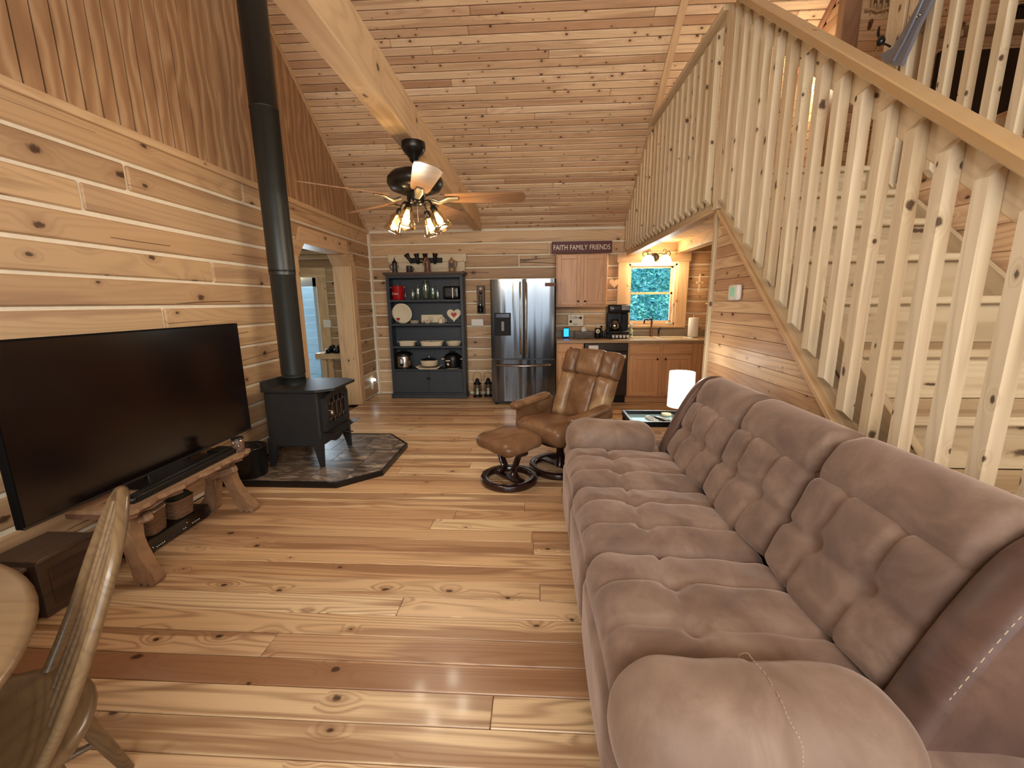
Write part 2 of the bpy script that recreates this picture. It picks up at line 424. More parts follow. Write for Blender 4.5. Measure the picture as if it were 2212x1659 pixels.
# ================================================================== THE ROOM
LX, RX, BY, FY = -2.56, 4.7, 6.55, -2.0      # left wall, right wall, back wall, front wall
EZ, SL, RY = 2.53, .74, 2.28                 # eave height, roof slope, ridge
cz = lambda y: EZ + SL*(BY-y) if y >= RY else EZ + SL*(BY-RY) - SL*(RY-y)
PZ = 1.38                                    # plane of the stair and loft railing

# floor: pine boards running across the room
fl = struct('floor'); rnd = random.Random(3)
MB().b2((LX-2.0, FY, -.12), (RX, BY+.1, -.022)).build('subfloor', M['darkwood'], fl)
y = -1.0+.003
row = 0
while y < BY-.01:
    wd = min(.128, BY-y); x = LX-.1*rnd.random(); 
    first = True
    while x < 2.7:
        ln = rnd.uniform(1.3, 3.4); x2 = min(x+ln, 2.72)
        if 2.72-x2 < .4: x2 = 2.72
        if x2 > LX+.02:
            xa = max(x, LX)
            if row % 11 == 0 or True:
                plank('floor_board', fl, M['floor'], ((xa+x2)/2, y+wd/2, -.010), (1, 0, 0), (0, 1, 0), (round(x2-xa-.002, 3), wd-.003, .02), .003)
        x = x2
    y += .128; row += 1

# ---- log walls
def logwall(par, axis, fixed, face, a0, a1, z0, z1, course=.1775, zref=2.3275, openings=(), seed=1, mat=None, top=None):
    """courses of squared logs; axis 'x' or 'y' is the running direction; face = +1/-1 outward normal of the other axis"""
    rr = random.Random(seed); mat = mat or M['log']
    k0 = math.floor((z0-zref)/course); z = zref+k0*course
    while z < z1-.02:
        lo, hi = max(z, z0), min(z+course, z1)
        if hi-lo > .05:
            spans = [(a0, a1)]
            for (o0, o1, oz0, oz1) in openings:
                if hi > oz0+.03 and lo < oz1-.03:
                    ns = []
                    for s0, s1 in spans:
                        if o0 > s0: ns.append((s0, min(s1, o0)))
                        if o1 < s1: ns.append((max(s0, o1), s1))
                        if o1 <= s0 or o0 >= s1: ns = ns
                    spans = [s for s in ns if s[1]-s[0] > .02]
            for s0, s1 in spans:
                p = s0
                while p < s1-.01:
                    q = p+rr.uniform(2.0, 5.2)
                    if s1-q < .5: q = s1
                    ln = q-p-.018; pr = rr.uniform(-.003, .004); hgt = hi-lo-rr.uniform(.020, .028)
                    zc = (lo+hi)/2+rr.uniform(-.002, .002); ac = (p+q)/2; o = fixed-face*.03+face*pr
                    # thickness axis must look outward
                    if axis == 'x': c = (ac, o, zc); xd = (1, 0, 0) if face < 0 else (-1, 0, 0)
                    else: c = (o, ac, zc); xd = (0, 1, 0) if face > 0 else (0, -1, 0)
                    plank('log', par, mat, c, xd, (0, 0, 1), (round(ln, 3), round(hgt, 3), .06), .009)
                    p = q
        z += course
DO = (4.5, 5.8, 0, 2.1)     # doorway in the left wall
wl = struct('wall_left')
def chink_slab(par, name, boxes, mat):
    mb = MB()
    for lo, hi in boxes: mb.b2(lo, hi)
    return mb.build(name, mat, par)
ck = .012
chink_slab(wl, 'chinking', [((LX-.2, FY, 0), (LX-ck, DO[0]-.02, 2.5)), ((LX-.2, DO[1]+.02, 0), (LX-ck, BY, 2.5)), ((LX-.2, DO[0]-.02, DO[3]+.02), (LX-ck, DO[1]+.02, 2.5))], M['chink'])
logwall(wl, 'y', LX, 1, .2, BY-.01, .02, 2.505, openings=[DO], seed=5)
logwall(wl, 'y', LX, 1, FY, .2, .02, 2.505, seed=6)
wb = struct('wall_back')
WN = (1.40, 2.11, 1.09, 1.99)   # kitchen window opening x0,x1,z0,z1
DB = (-4.2, -3.42, 0, 1.92)     # outside door at the end of the hall
chink_slab(wb, 'chinking', [((LX-2.0, BY+ck, 0), (DB[0], BY+.2, 2.6)), ((DB[1], BY+ck, 0), (WN[0], BY+.2, 2.6)), ((DB[0], BY+ck, DB[3]), (DB[1], BY+.2, 2.6)),
    ((WN[0], BY+ck, 0), (WN[1], BY+.2, WN[2])), ((WN[0], BY+ck, WN[3]), (WN[1], BY+.2, 2.6)), ((WN[1], BY+ck, 0), (RX, BY+.2, 2.6)),
    ((LX-.011, BY-.02, 0), (LX+.03, BY+ck, 2.5))], M['chink'])
logwall(wb, 'x', BY, -1, LX+.028, 2.72, .02, EZ, openings=[(WN[0]-.02, WN[1]+.02, WN[2]-.02, WN[3]+.02)], seed=9)
logwall(wb, 'x', BY, -1, LX-2.0, LX-.1, .02, 2.4, openings=[(DB[0], DB[1]+.02, 0, DB[3]+.02)], seed=12)
# loft part of the back wall is low; plank
# ---- upper left gable: grooved plywood, each strip its own piece
yb = FY+.02
MB().prism([(FY, 2.5), (BY, 2.5), (RY, cz(RY)+.05)], .1, (LX-.11, 0, 0), (0, 1, 0), (0, 0, 1)).build('gable_backing', M['darkwood'], wl)
yy_ = -.4
while yy_ < BY-.06:
    y2 = min(yy_+.1, BY-.02); g = .006
    a, b = yy_+g, y2-g
    pts = [(a, 2.505), (b, 2.505), (b, cz(b)), (a, cz(a))]
    if a < RY < b: pts = [(a, 2.53), (b, 2.53), (b, cz(b)), (RY, cz(RY)), (a, cz(a))]
    if cz(b) > 2.56: MB().prism(pts, .012, (LX-.010, 0, 0), (0, 1, 0), (0, 0, 1)).build('beadboard_strip', M['bead'], wl)
    yy_ += .1
plank('batten', wl, M['trim'], (LX+.008, 4.19, 3.36), (0, 0, 1), (0, 1, 0), (1.62, .11, .016))
plank('ledge', wl, M['trim'], (LX+.012, (BY+FY)/2, 2.511), (0, 1, 0), (0, 0, 1), (BY-FY-.02, .052, .03))
seg_plank('gable_trim', wl, M['trim'], (LX+.012, BY-.02, cz(BY)-.0), (LX+.012, RY, cz(RY)-.03), .05, .02, (0, 0, 1))
# ---- ceiling: tongue and groove boards up the slope
ce = struct('ceiling')
sn = Vector((0, -1, SL)).normalized(); nrm = Vector((0, -SL, -1)).normalized()   # up-slope direction and downward normal
MB().prism([(BY+.25, cz(BY)-SL*.25+.03), (BY+.25, cz(BY)+.2), (RY, cz(RY)+.25), (FY-.25, cz(BY)-SL*.25+.25), (FY-.25, cz(BY)-SL*.25+.03), (RY, cz(RY)+.03)][::-1], RX-LX+2.2, (LX-2.1, 0, 0), (0, 1, 0), (0, 0, 1)).build('roof_deck', M['ceil'], ce)
rnd = random.Random(11); sstep = .0765; L = (BY-RY)/abs(sn.y); k = 0; cnt = 0
while k*sstep < L-.02:
    s0 = k*sstep; c0 = Vector((0, BY, EZ))+sn*(s0+sstep/2)
    x = LX+.0; off = rnd.uniform(0, 2.2); vis = RX if c0.y > 2.6 else RX
    x2 = LX+off+.6
    while x < vis-.01:
        x2 = min(x2, vis)
        if vis-x2 < .7: x2 = vis
        c = Vector(((x+x2)/2, c0.y, c0.z))-nrm*.006
        plank('ceiling_board', ce, M['ceil'], c, (1, 0, 0), sn, (round(x2-x-.002, 3), sstep-.004, .014), .008); cnt += 1
        x = x2; x2 = x+rnd.uniform(2.4, 4.6)
    k += 1
# ---- front wall behind the camera (windows there give the daylight)
wf = struct('wall_front')
mb = MB()
for lo, hi in (((LX, FY-.1, 0), (-1.3, FY, 2.6)), ((2.1, FY-.1, 0), (RX, FY, 2.6)), ((-1.3, FY-.1, 0), (2.1, FY, .35)), ((-1.3, FY-.1, 2.3), (2.1, FY, 2.6))): mb.b2(lo, hi)
mb.build('log_face', M['log'], wf)
w2 = struct('window_2')
mb = MB()
for x in (-1.3, -.2, .9, 2.02): mb.b2((x, FY-.08, .35), (x+.08, FY+.02, 2.3))
mb.b2((-1.3, FY-.08, .35), (2.1, FY+.02, .42)); mb.b2((-1.3, FY-.08, 2.23), (2.1, FY+.02, 2.3))
mb.build('window_frame', M['trim'], w2)
# made-up roof windows in the front slope, framing the added upper fill lamp
w3 = struct('added_skylight'); up_ = Vector((0, 1, SL)).normalized()
for x0_ in (-1.7, -.4, .9):
    yc_ = -1.35; c_0 = Vector((x0_+.6, yc_, cz(yc_)-.0))
    for dx_ in (-.6, .6): plank('added_skylight_frame', w3, M['trim'], c_0+Vector((dx_, 0, 0)), up_, (1, 0, 0), (.9, .06, .05))
    for dy_ in (-.45, .45): plank('added_skylight_frame', w3, M['trim'], c_0+up_*dy_, (1, 0, 0), up_, (1.26, .06, .05))
    plank('pane', w3, plain('added_skylight_pane', 'dfe9ee', .1) if 'added_skylight_pane' not in bpy.data.materials else bpy.data.materials['added_skylight_pane'], c_0, (1, 0, 0), up_, (1.14, .84, .02), .002)
# ---- right side: loft wall and gable
wr = struct('wall_right')
MB().prism([(FY, 0), (BY, 0), (BY, EZ), (RY, cz(RY)+.1), (FY, cz(BY))], .1, (RX, 0, 0), (0, 1, 0), (0, 0, 1)).build('gable_wall', M['under'], wr)

# ---- horizontal tie beam under the slope (the fan hangs from it)
tb = thing('tie_beam', 'square pine tie beam running overhead from the back wall, ceiling fan hung from it', 'beam', (-.865, 3.4, 2.5))
pb = plank('beam', tb, M['beam'], (-.865, 3.4, 2.62), (0, 1, 0), (1, 0, 0), (6.2, .13, .24), .006)

# ---- doorway to the hall
d2 = struct('door_2'); T = M['trim']
jx0, jx1 = LX-.22, LX+.012
def jamb(name, lo, hi): 
    c = [(a+b)/2 for a, b in zip(lo, hi)]; d = [b-a for a, b in zip(lo, hi)]
    a = max(range(3), key=lambda i: d[i]); o = [i for i in range(3) if i != a]
    X = [0]*3; X[a] = 1; b_ = max(o, key=lambda i: d[i]); Y = [0]*3; Y[b_] = 1; c_ = [i for i in o if i != b_][0]
    return plank(name, d2, T, c, X, Y, (d[a], d[b_], d[c_]), .004)
jamb('jamb', (jx0, DO[1]-.03, 0), (jx1, DO[1]+.0, 1.95)); jamb('jamb', (jx0, DO[0], 0), (jx1, DO[0]+.03, 1.95))
jamb('casing', (LX, DO[1]+.0, 0), (LX+.03, DO[1]+.14, 1.95)); jamb('casing', (LX, DO[0]-.14, 0), (LX+.03, DO[0], 1.95))
jamb('head', (jx0, DO[0]+.12, 2.10), (jx1, DO[1]-.12, 2.13))
for nm, pts in (('header_board', [(DO[0]+.02, 2.10), (DO[1]-.02, 2.10), (DO[1]-.10, 2.27), (DO[0]+.10, 2.27)]),
                ('corner_board', [(DO[0]-.14, 1.95), (DO[0]+.01, 1.95), (DO[0]+.15, 2.10), (DO[0]+.02, 2.10), (DO[0]-.08, 2.14)]),
                ('corner_board', [(DO[1]+.14, 1.95), (DO[1]+.08, 2.14), (DO[1]-.02, 2.10), (DO[1]-.15, 2.10), (DO[1]-.01, 1.95)])):
    MB().prism(pts, .034 if nm == 'header_board' else .028, (LX, 0, 0), (0, 1, 0), (0, 0, 1)).build(nm, wood('pine_'+nm, ['d2a677'], 'a87448', rough=.42, grain=24, knots=.6, axis='Y') if nm not in M else M[nm], d2)
for sgn, yv in ((1, DO[0]), (-1, DO[1])):
    seg_plank('corner_brace', d2, T, ((jx0+jx1)/2, yv+sgn*.0, 1.95), ((jx0+jx1)/2, yv+sgn*.15, 2.10), .23, .03, (1, 0, 0))
# hall beyond
wh = struct('wall_hall')
mb = MB(); mb.b2((LX-2.1, 2.6, 0), (LX-2.0, BY, 2.5)); mb.b2((LX-2.0, 2.6, 0), (LX-.2, 2.7, 2.5)); mb.build('wall_face', M['chink'], wh)
hc = struct('ceiling_hall'); MB().b2((LX-2.1, 2.6, 2.4), (LX-.2, BY, 2.45)).build('ceiling_face', plain('white_ceiling', 'd8d0c4', .8), hc)
tb2 = struct('trim_1')
plank('log_header', tb2, M['log'], (-3.55, BY-.10, 2.215), (1, 0, 0), (0, 0, 1), (.9, .06, .16), .01)
plank('log_header', tb2, M['log'], (-3.55, BY-.10, 2.15), (1, 0, 0), (0, 0, 1), (.9, .06, .16), .01)
# outside door with a glass pane
d1 = struct('door_1')
dblue = plain('pale_blue_door', 'b8c8d2', .5)
plank('casing', d1, M['trim'], (DB[1]+.07, BY-.015, .93), (0, 0, 1), (1, 0, 0), (1.86, .16, .03))
plank('casing', d1, M['trim'], (DB[0]-.07, BY-.015, .93), (0, 0, 1), (1, 0, 0), (1.86, .16, .03))
plank('header', d1, M['trim'], ((DB[0]+DB[1])/2+.01, BY-.02, 1.93), (1, 0, 0), (0, 0, 1), (1.08, .15, .04))
mb = MB()
for lo, hi in (((DB[0], BY+.04, 0), (DB[0]+.1, BY+.08, 1.86)), ((DB[1]-.1, BY+.04, 0), (DB[1], BY+.08, 1.86)), ((DB[0], BY+.04, 1.72), (DB[1], BY+.08, 1.86)), ((DB[0], BY+.04, 0), (DB[1], BY+.08, .2))): mb.b2(lo, hi)
mb.build('door_leaf', dblue, d1)
MB().b2((DB[0]+.1, BY+.055, .2), (DB[1]-.1, BY+.065, 1.72)).build('pane', M['pane'], d1)
# porch boards seen through it
pd = thing('porch_wall', 'pale blue grey porch siding seen through the glass door of the hall', 'siding', (-3.9, 7.6, 0))
for i in range(16): plank('siding_board', pd, M.setdefault('siding', plain('grey_blue_siding', 'bcc8d0', .7, var=.1)), (-4.1, 7.6, .06+i*.14), (1, 0, 0), (0, 0, 1), (2.6, .135, .02), .006)
# ---- kitchen window
win = struct('window_1'); T2 = M['trim']
cy_ = BY-.018
plank('casing', win, T2, (WN[0]-.085, cy_, 1.53), (0, 0, 1), (1, 0, 0), (.98, .16, .03)); plank('casing', win, T2, (WN[1]+.085, cy_, 1.53), (0, 0, 1), (1, 0, 0), (.98, .16, .03))
plank('head_casing', win, T2, ((WN[0]+WN[1])/2, cy_-.004, 2.08), (1, 0, 0), (0, 0, 1), (1.08, .13, .036))
plank('sill', win, T2, ((WN[0]+WN[1])/2, cy_-.02, 1.065), (1, 0, 0), (0, 0, 1), (1.0, .035, .07))
fx0, fx1, fz0, fz1 = WN
mb = MB()
for lo, hi in (((fx0-.005, BY-.01, fz0), (fx0+.03, BY+.16, fz1)), ((fx1-.03, BY-.01, fz0), (fx1+.005, BY+.16, fz1)), ((fx0, BY-.01, fz1-.03), (fx1, BY+.16, fz1)), ((fx0, BY-.01, fz0-.005), (fx1, BY+.16, fz0+.03))): mb.b2(lo, hi)
mb.build('window_frame', T2, win)
for nm, z0, z1, yy in (('sash', 1.55, 1.96, .09), ('sash', 1.12, 1.575, .06)):
    mb = MB(); t_ = .028
    mb.b2((fx0+.03, BY+yy, z0), (fx0+.03+t_, BY+yy+.03, z1)); mb.b2((fx1-.03-t_, BY+yy, z0), (fx1-.03, BY+yy+.03, z1)); mb.b2((fx0+.03, BY+yy, z1-t_), (fx1-.03, BY+yy+.03, z1)); mb.b2((fx0+.03, BY+yy, z0), (fx1-.03, BY+yy+.03, z0+t_))
    s_ = mb.build(nm, T2, win)
    MB().b2((fx0+.05, BY+yy+.012, z0+.02), (fx1-.05, BY+yy+.016, z1-.02)).build('pane', M['pane'], s_)
# foliage outside
def leafmat(name, cols):
    t = NT(name); tc = t.n('ShaderNodeTexCoord').outputs['Object']; f = t.noise(tc, 5, 4, .7)
    t.l(t.ramp(f, [(.3, lin(cols[0])), (.5, lin(cols[1])), (.68, lin(cols[2]))]), t.b.inputs['Base Color']); t.b.inputs['Roughness'].default_value = .5
    return t.m
LM = [leafmat('leaf_teal', ('1c5a55', '3f9a90', 'a4e0d6')), leafmat('leaf_blue_green', ('1d4a5a', '4089a0', 'a0d4e6')), leafmat('leaf_bright', ('3a8a70', '7cc9ae', 'd6f4e8'))]
rr = random.Random(5)
hl = struct('hillside')
mb = MB(); nx, ny = 24, 16; vs = []
for j in range(ny+1):
    for i in range(nx+1):
        x = -2+i*.5; y_ = 8.6+j*.5; vs.append((x, y_, -.3+max(0, (y_-8.8))*.62+rr.uniform(-.08, .08)))
mb.add(vs, [(j*(nx+1)+i, j*(nx+1)+i+1, (j+1)*(nx+1)+i+1, (j+1)*(nx+1)+i) for j in range(ny) for i in range(nx)], True); mb.build('slope_surface', LM[0], hl)
ug = thing('undergrowth', 'dense teal leafy undergrowth on the slope outside the kitchen window', 'plants', (2.4, 9, 0))
for q in range(3):
    mb = MB()
    for k in range(7000):
        y_ = 8.3+rr.random()**1.6*6; x = .2+(y_-6)*.42*rr.uniform(-.2, 2.6)*.75; z = -.1+max(0, y_-8.8)*.62+rr.random()*rr.uniform(.1, 1.1)
        p = Vector((x, y_, z)); a = Vector((rr.gauss(0, 1), rr.gauss(0, .6), rr.gauss(0, .6))).normalized()*rr.uniform(.03, .08); b = a.cross(Vector((rr.gauss(0, 1), rr.gauss(0, 1), rr.gauss(0, 1)))).normalized()*rr.uniform(.015, .032)
        mb.add([p-a, p+b, p+a, p-b], [(0, 1, 2, 3)])
    mb.world('leaves', LM[q], ug, kind='stuff')
l_ = bpy.data.lights.new('sun', 'SUN'); l_.energy = 5; l_.angle = R(20); l_.color = (.8, .97, 1); so = bpy.data.objects.new('sun', l_); COL.objects.link(so); so.rotation_euler = (R(-38), R(12), 0); so.rotation_euler = Vector((.1, .75, -1)).to_track_quat('-Z', 'Y').to_euler()
gr = struct('ground'); MB().b2((-9, BY+.3, -.3), (12, 20, -.12)).build('ground_surface', plain('forest_floor', '3c5a4a', .9, var=.4, vscale=4), gr)
# ================================================================== LOFT, STAIRS, RAILINGS
LF = 2.35; SP = .825            # loft floor level, stair pitch
SW = 2.35                       # far side of the stair well
ang = math.atan(SP); SD = Vector((0, math.cos(ang), math.sin(ang))); SN = Vector((0, -math.sin(ang), math.cos(ang)))
lf = struct('floor_loft')
mb = MB(); mb.b2((PZ, 3.28, 2.30), (RX, BY, LF)); mb.b2((SW+.03, FY, 2.30), (RX, 3.28, LF)); mb.build('loft_deck', M['stair'], lf)
ck_ = struct('ceiling_kitchen')
for i in range(39): plank('ceiling_board', ck_, M['ceil'], ((PZ+2.7)/2+.02, 3.46+i*.0795, 2.293), (1, 0, 0), (0, -1, 0), (1.3, .077, .014), .003)
for yv in (4.2, 5.4): pass
rb = thing('loft_rim_beam', 'long pine rim board along the open edge of the loft above the kitchen', 'beam', (PZ, 5, 2.13))
plank('rim_board', rb, M['bal'], (PZ-.005, 4.985, 2.235), (0, 1, 0), (0, 0, -1), (3.12, .21, .04), .003)
plank('rim_trim', rb, M['trim'], (PZ+.02, 4.985, 2.118), (0, 1, 0), (1, 0, 0), (3.12, .10, .022), .003)
kb = thing('kitchen_ceiling_beam', 'square pine beam under the loft, right of the kitchen window', 'beam', (2.16, 5, 2.14))
plank('beam', kb, M['beam'], (2.16, 4.96, 2.215), (0, 1, 0), (0, 0, 1), (3.14, .15, .13), .005)
kw = struct('wall_kitchen')
MB().b2((2.74, 3.42, 0), (2.84, BY, 2.30)).build('wall_face', M['log'], kw)
tr2 = struct('trim_2')
plank('casing', tr2, M['trim'], (2.63, BY-.07, 1.76), (0, 0, 1), (1, 0, 0), (.72, .09, .03))
plank('ledge', tr2, M['trim'], (2.62, BY-.09, 1.40), (1, 0, 0), (0, 0, 1), (.16, .02, .08))
# ---- stair wall below the stringer: horizontal boards
sw = struct('wall_stair')
def strz(y, c): return c+SP*y
MB().prism([(.2, 0), (3.42, 0), (3.42, 2.10), (.84, strz(.84, -.68))], .03, (PZ+.02, 0, 0), (0, 1, 0), (0, 0, 1)).build('wall_backing', M['darkwood'], sw)
z = .02
while z < 2.1:
    yl = max(.84, (z+.078+.66)/SP); 
    b = .008; yl0 = max(.84, (z+.66)/SP)
    poly = [(yl0, z+.001), (3.40, z+.001), (3.40, z+.077), (yl, z+.077)]
    if 3.40-yl > .05:
        # board mesh with its own local frame (X = length)
        L_ = 3.40; mb = MB(); mb.prism([(-(L_-p[0]), p[1]-z-.039) for p in poly], .014, (0, 0, 0), (1, 0, 0), (0, 1, 0))
        o = mb.build('board', M['under'], sw); m = frame((0, 1, 0), (0, 0, 1)).to_4x4(); m.translation = (PZ+.004, L_, z+.039); o.matrix_local = m
    z += .079
# corner post between the stair wall and the kitchen
tr3 = struct('trim_3')
plank('corner_board', tr3, M['bal'], (PZ+.01, 3.435, 1.05), (0, 0, 1), (0, 1, 0), (2.1, .045, .05), .004)
plank('corner_board', tr3, M['bal'], (PZ+.05, 3.462, 1.05), (0, 0, 1), (1, 0, 0), (2.1, .07, .02), .003)
# ---- staircase
st = thing('staircase', 'open pine staircase with boxed steps rising away behind the sofa to the loft', 'stairs', (1.85, .5, 0))
N = 10; RS, RN = .223, .27; X0, X1 = PZ+.022, SW-.01
for k in range(0, N+1):
    zt = LF-RS*k; yn = 3.24-RN*k
    if zt < .02: break
    if k > 0: plank('tread', st, M['stair'], ((X0+X1)/2, yn+RN/2-.005, zt-.018), (1, 0, 0), (0, -1, 0), (X1-X0, RN+.05, .036), .006)
    else: plank('nosing', st, M['stair'], ((X0+X1)/2, yn+.02, zt-.018), (1, 0, 0), (0, -1, 0), (X1-X0, .07, .036), .006)
    zb = max(zt-RS, 0); plank('riser', st, M['stair'], ((X0+X1)/2, yn+.032, (zb+zt-.036)/2), (1, 0, 0), (0, 0, 1), (X1-X0, zt-.036-zb, .018), .002)
def sloped(name, par, mat, x, y0, y1, c0, c1, th, bev=.003):
    """board following the stair pitch between the lines z = c0 + SP*y and z = c1 + SP*y"""
    cm = (c0+c1)/2; a = Vector((x, y0, cm+SP*y0)); b = Vector((x, y1, cm+SP*y1)); wdt = abs(c1-c0)*math.cos(ang)
    return seg_plank(name, par, mat, a, b, wdt, th, SN, bev)
sloped('stringer', st, M['stair'], PZ+.002, .62, 3.40, -.660, -.325, .036)
sloped('stringer', st, M['stair'], SW+.0, .62, 3.3, -.660, -.325, .03)
sloped('stringer_trim', st, M['trim'], PZ-.012, .84, 3.36, -.690, -.655, .055)
# wall on the far side of the stairs
kw2 = struct('wall_stair_far')
z = 0
while z < 2.28: plank('board', kw2, M['under'], (SW+.045, 1.1, z+.07), (0, 1, 0), (0, 0, 1), (4.6, .138, .02), .004); z += .14
# ---- balusters: square pickets screwed to the outside, both ends cut at 45 degrees
def picket(par, mat, x, y, zb, zt, sz=.045, cut=.042):
    """x = outer face; ends bevelled so the outer face is shorter"""
    L_ = zt-zb; mb = MB(); key = ('pk', mat.name, round(L_, 3), sz)
    me = _cache.get(key)
    if me is None:
        mb.prism([(-L_/2+cut, sz/2), (-L_/2, -sz/2), (L_/2, -sz/2), (L_/2-cut, sz/2)], sz, (0, sz/2, 0), (1, 0, 0), (0, 0, 1))
        # prism extrudes along ax x ay = (0,-1,0)
        me = bpy.data.meshes.new('baluster'); me.from_pydata(mb.v, [], mb.f); me.materials.append(mat); _cache[key] = me
    o = bpy.data.objects.new('baluster', me); link(o, par); off = Vector((0, 0, 0)); p = par
    while p is not None: off += Vector(p.location); p = p.parent
    m = frame((0, 0, 1), (0, 1, 0)).to_4x4()       # local Z -> -X
    m.translation = Vector((x+sz/2, y, (zb+zt)/2))-off; o.matrix_local = m; return o
BX = 1.297
sr = thing('stair_railing', 'varnished pine handrail with pale square pickets running up the open side of the stairs', 'railing', (PZ, 2, 0))
y = 1.66+.141*11
while y > .45:
    picket(sr, M['bal'], BX, y, -.545+SP*y, .695+SP*y); y -= .141
sloped('handrail', sr, M['vwood'], 1.322, .35, 3.30, .722, .771, .085, .005)
sloped('sub_rail', sr, M['bal'], 1.362, .35, 3.34, .571, .722, .036)
nw = plank('newel_post', sr, M['bal'], (1.355, 3.37, 2.76), (0, 0, 1), (0, 1, 0), (1.30, .10, .06), .004)
lr = thing('loft_railing', 'pale pine railing of close square pickets along the loft edge above the kitchen', 'railing', (PZ, 5, 2.2))
y = 3.50
while y < BY-.05:
    zt = min(3.36, cz(y)-.05); picket(lr, M['bal'], BX-.004, y, 2.165, zt, .050); y += .1435
plank('cap_rail', lr, M['bal'], (1.34, 4.40, 3.425), (0, 1, 0), (-1, 0, 0), (2.04, .10, .036), .005)
plank('sub_rail', lr, M['bal'], (1.362, 4.45, 3.34), (0, 1, 0), (0, 0, -1), (2.1, .13, .036), .003)
seg_plank('slope_trim', lr, M['trim'], (1.335, BY-.02, cz(BY-.02)-.01), (1.335, 3.2, cz(3.2)-.01), .035, .07, (0, 0, 1))
fr_ = thing('stairwell_railing', 'railing on the far side of the stairwell in the loft, at the top right corner', 'railing', (SW, 1.5, 2.2))
y = .35
while y < 3.18:
    picket(fr_, M['bal'], SW-.05, y, 2.15, 3.36); y += .1435
plank('cap_rail', fr_, M['bal'], (SW, 1.72, 3.43), (0, 1, 0), (-1, 0, 0), (3.0, .10, .036), .005)
plank('sub_rail', fr_, M['bal'], (SW+.01, 1.72, 3.34), (0, 1, 0), (0, 0, -1), (3.0, .13, .036), .003)
plank('newel_post', fr_, M['bal'], (SW-.02, 3.20, 2.78), (0, 0, 1), (0, 1, 0), (1.30, .14, .06), .004)
plank('newel_post', fr_, M['bal'], (SW+.02, 3.10, 2.78), (0, 0, 1), (1, 0, 0), (1.30, .10, .05), .004)
# ---- loft rooms
wp = struct('wall_loft')
px_, py_ = 2.66, 4.22
MB().b2((px_+.02, py_+.02, LF), (RX, py_+.1, cz(py_)+.05)).build('wall_backing', M['darkwood'], wp)
z = LF+.0
while z < cz(py_)-.02:
    plank('board', wp, M['under'], ((px_+RX)/2, py_+.012, z+.039), (1, 0, 0), (0, 0, 1), (RX-px_-.02, .077, .016), .004); z += .079
mb = MB(); mb.prism([(py_+.1, LF), (BY, LF), (BY, cz(BY)), (py_+.1, cz(py_+.1))], .04, (px_+.02, 0, 0), (0, 1, 0), (0, 0, 1)).build('wall_backing', M['darkwood'], wp)
z = LF
while z < cz(py_)-.06:
    ye = min(BY, BY-(z+.08-EZ)/SL)
    if ye-py_ > .15: plank('board', wp, M['under'], (px_+.012, (py_+.03+ye)/2, z+.039), (0, -1, 0), (0, 0, 1), (ye-py_-.03, .077, .016), .004)
    z += .079
seg_plank('slope_trim', wp, wood('red_brown_trim', ['a5694a'], '7c4730', rough=.4, grain=20), (px_-.012, BY-.1, cz(BY-.1)-.03), (px_-.012, py_, cz(py_)-.03), .05, .03, (0, 0, 1))
plank('corner_post', wp, M['darkwood'] if False else wood('dark_pine_post', ['8f6244'], '6d452e', rough=.5, grain=20), (px_-.02, py_-.02, (LF+cz(py_))/2), (0, 0, 1), (1, 0, 0), (cz(py_)-LF, .14, .09), .005)
# sconce on the loft wall
ls = thing('wall_sconce', 'bright bare bulb sconce glowing on the loft wall, seen between the stair pickets', 'lamp', (2.655, 4.52, 3.39))
MB().lathe([(.045, 0), (.045, .012), (.02, .02), (.016, .05)], (0, 0, 0), 16, Matrix.Rotation(R(-90), 3, 'Y')).build('base', M['bronze'], ls)
MB().lathe([(.004, 0), (.03, .02), (.036, .045), (.025, .075), (.004, .085)], (-.05, 0, 0), 16, Matrix.Rotation(R(-90), 3, 'Y')).build('bulb', emit('bulb_glow', 'fff0d0', 30), ls)
point('loft_bulb_light', (2.50, 4.52, 3.39), 16, (1, .82, .55), .05)
# television in the loft
lt = thing('loft_television', 'large black television on the loft wall, seen between the top right pickets', 'television', (3.6, py_-.08, 3.0))
MB().b2((3.42, py_-.09, 2.75), (4.5, py_-.05, 3.47), .006).world('screen', M['screen'], lt)
MB().b2((3.40, py_-.05, 2.73), (4.52, py_-.01, 3.49), .006).world('housing', M['black'], lt)
lsf = thing('loft_shelf', 'small pine shelf above the loft television', 'shelf', (3.95, py_-.1, 3.62))
plank('shelf_board', lsf, M['bal'], (3.95, py_-.09, 3.62), (1, 0, 0), (0, 1, 0), (1.3, .16, .025))
plank('bracket', lsf, M['bal'], (3.5, py_-.06, 3.585), (0, 1, 0), (0, 0, 1), (.1, .05, .02)); plank('bracket', lsf, M['bal'], (4.4, py_-.06, 3.585), (0, 1, 0), (0, 0, 1), (.1, .05, .02))
bx_ = thing('keepsake_box', 'dark box on the loft shelf above the television', 'box', (3.95, py_-.1, 3.633))
MB().b2((3.87, py_-.15, 3.633), (4.05, py_-.04, 3.73), .006).world('case', M['blackm'], bx_); MB().b2((3.86, py_-.155, 3.73), (4.06, py_-.035, 3.75), .004).world('lid', M['black'], bx_)
fn = thing('paper_pennant', 'small white folded paper hanging in the loft left of the television', 'decoration', (3.4, py_-.02, 3.4))
MB().prism([(3.30, 3.70), (3.42, 3.70), (3.36, 3.52)], .01, (0, py_-.02, 0), (1, 0, 0), (0, 0, 1)).world('sheet', M['white'], fn)
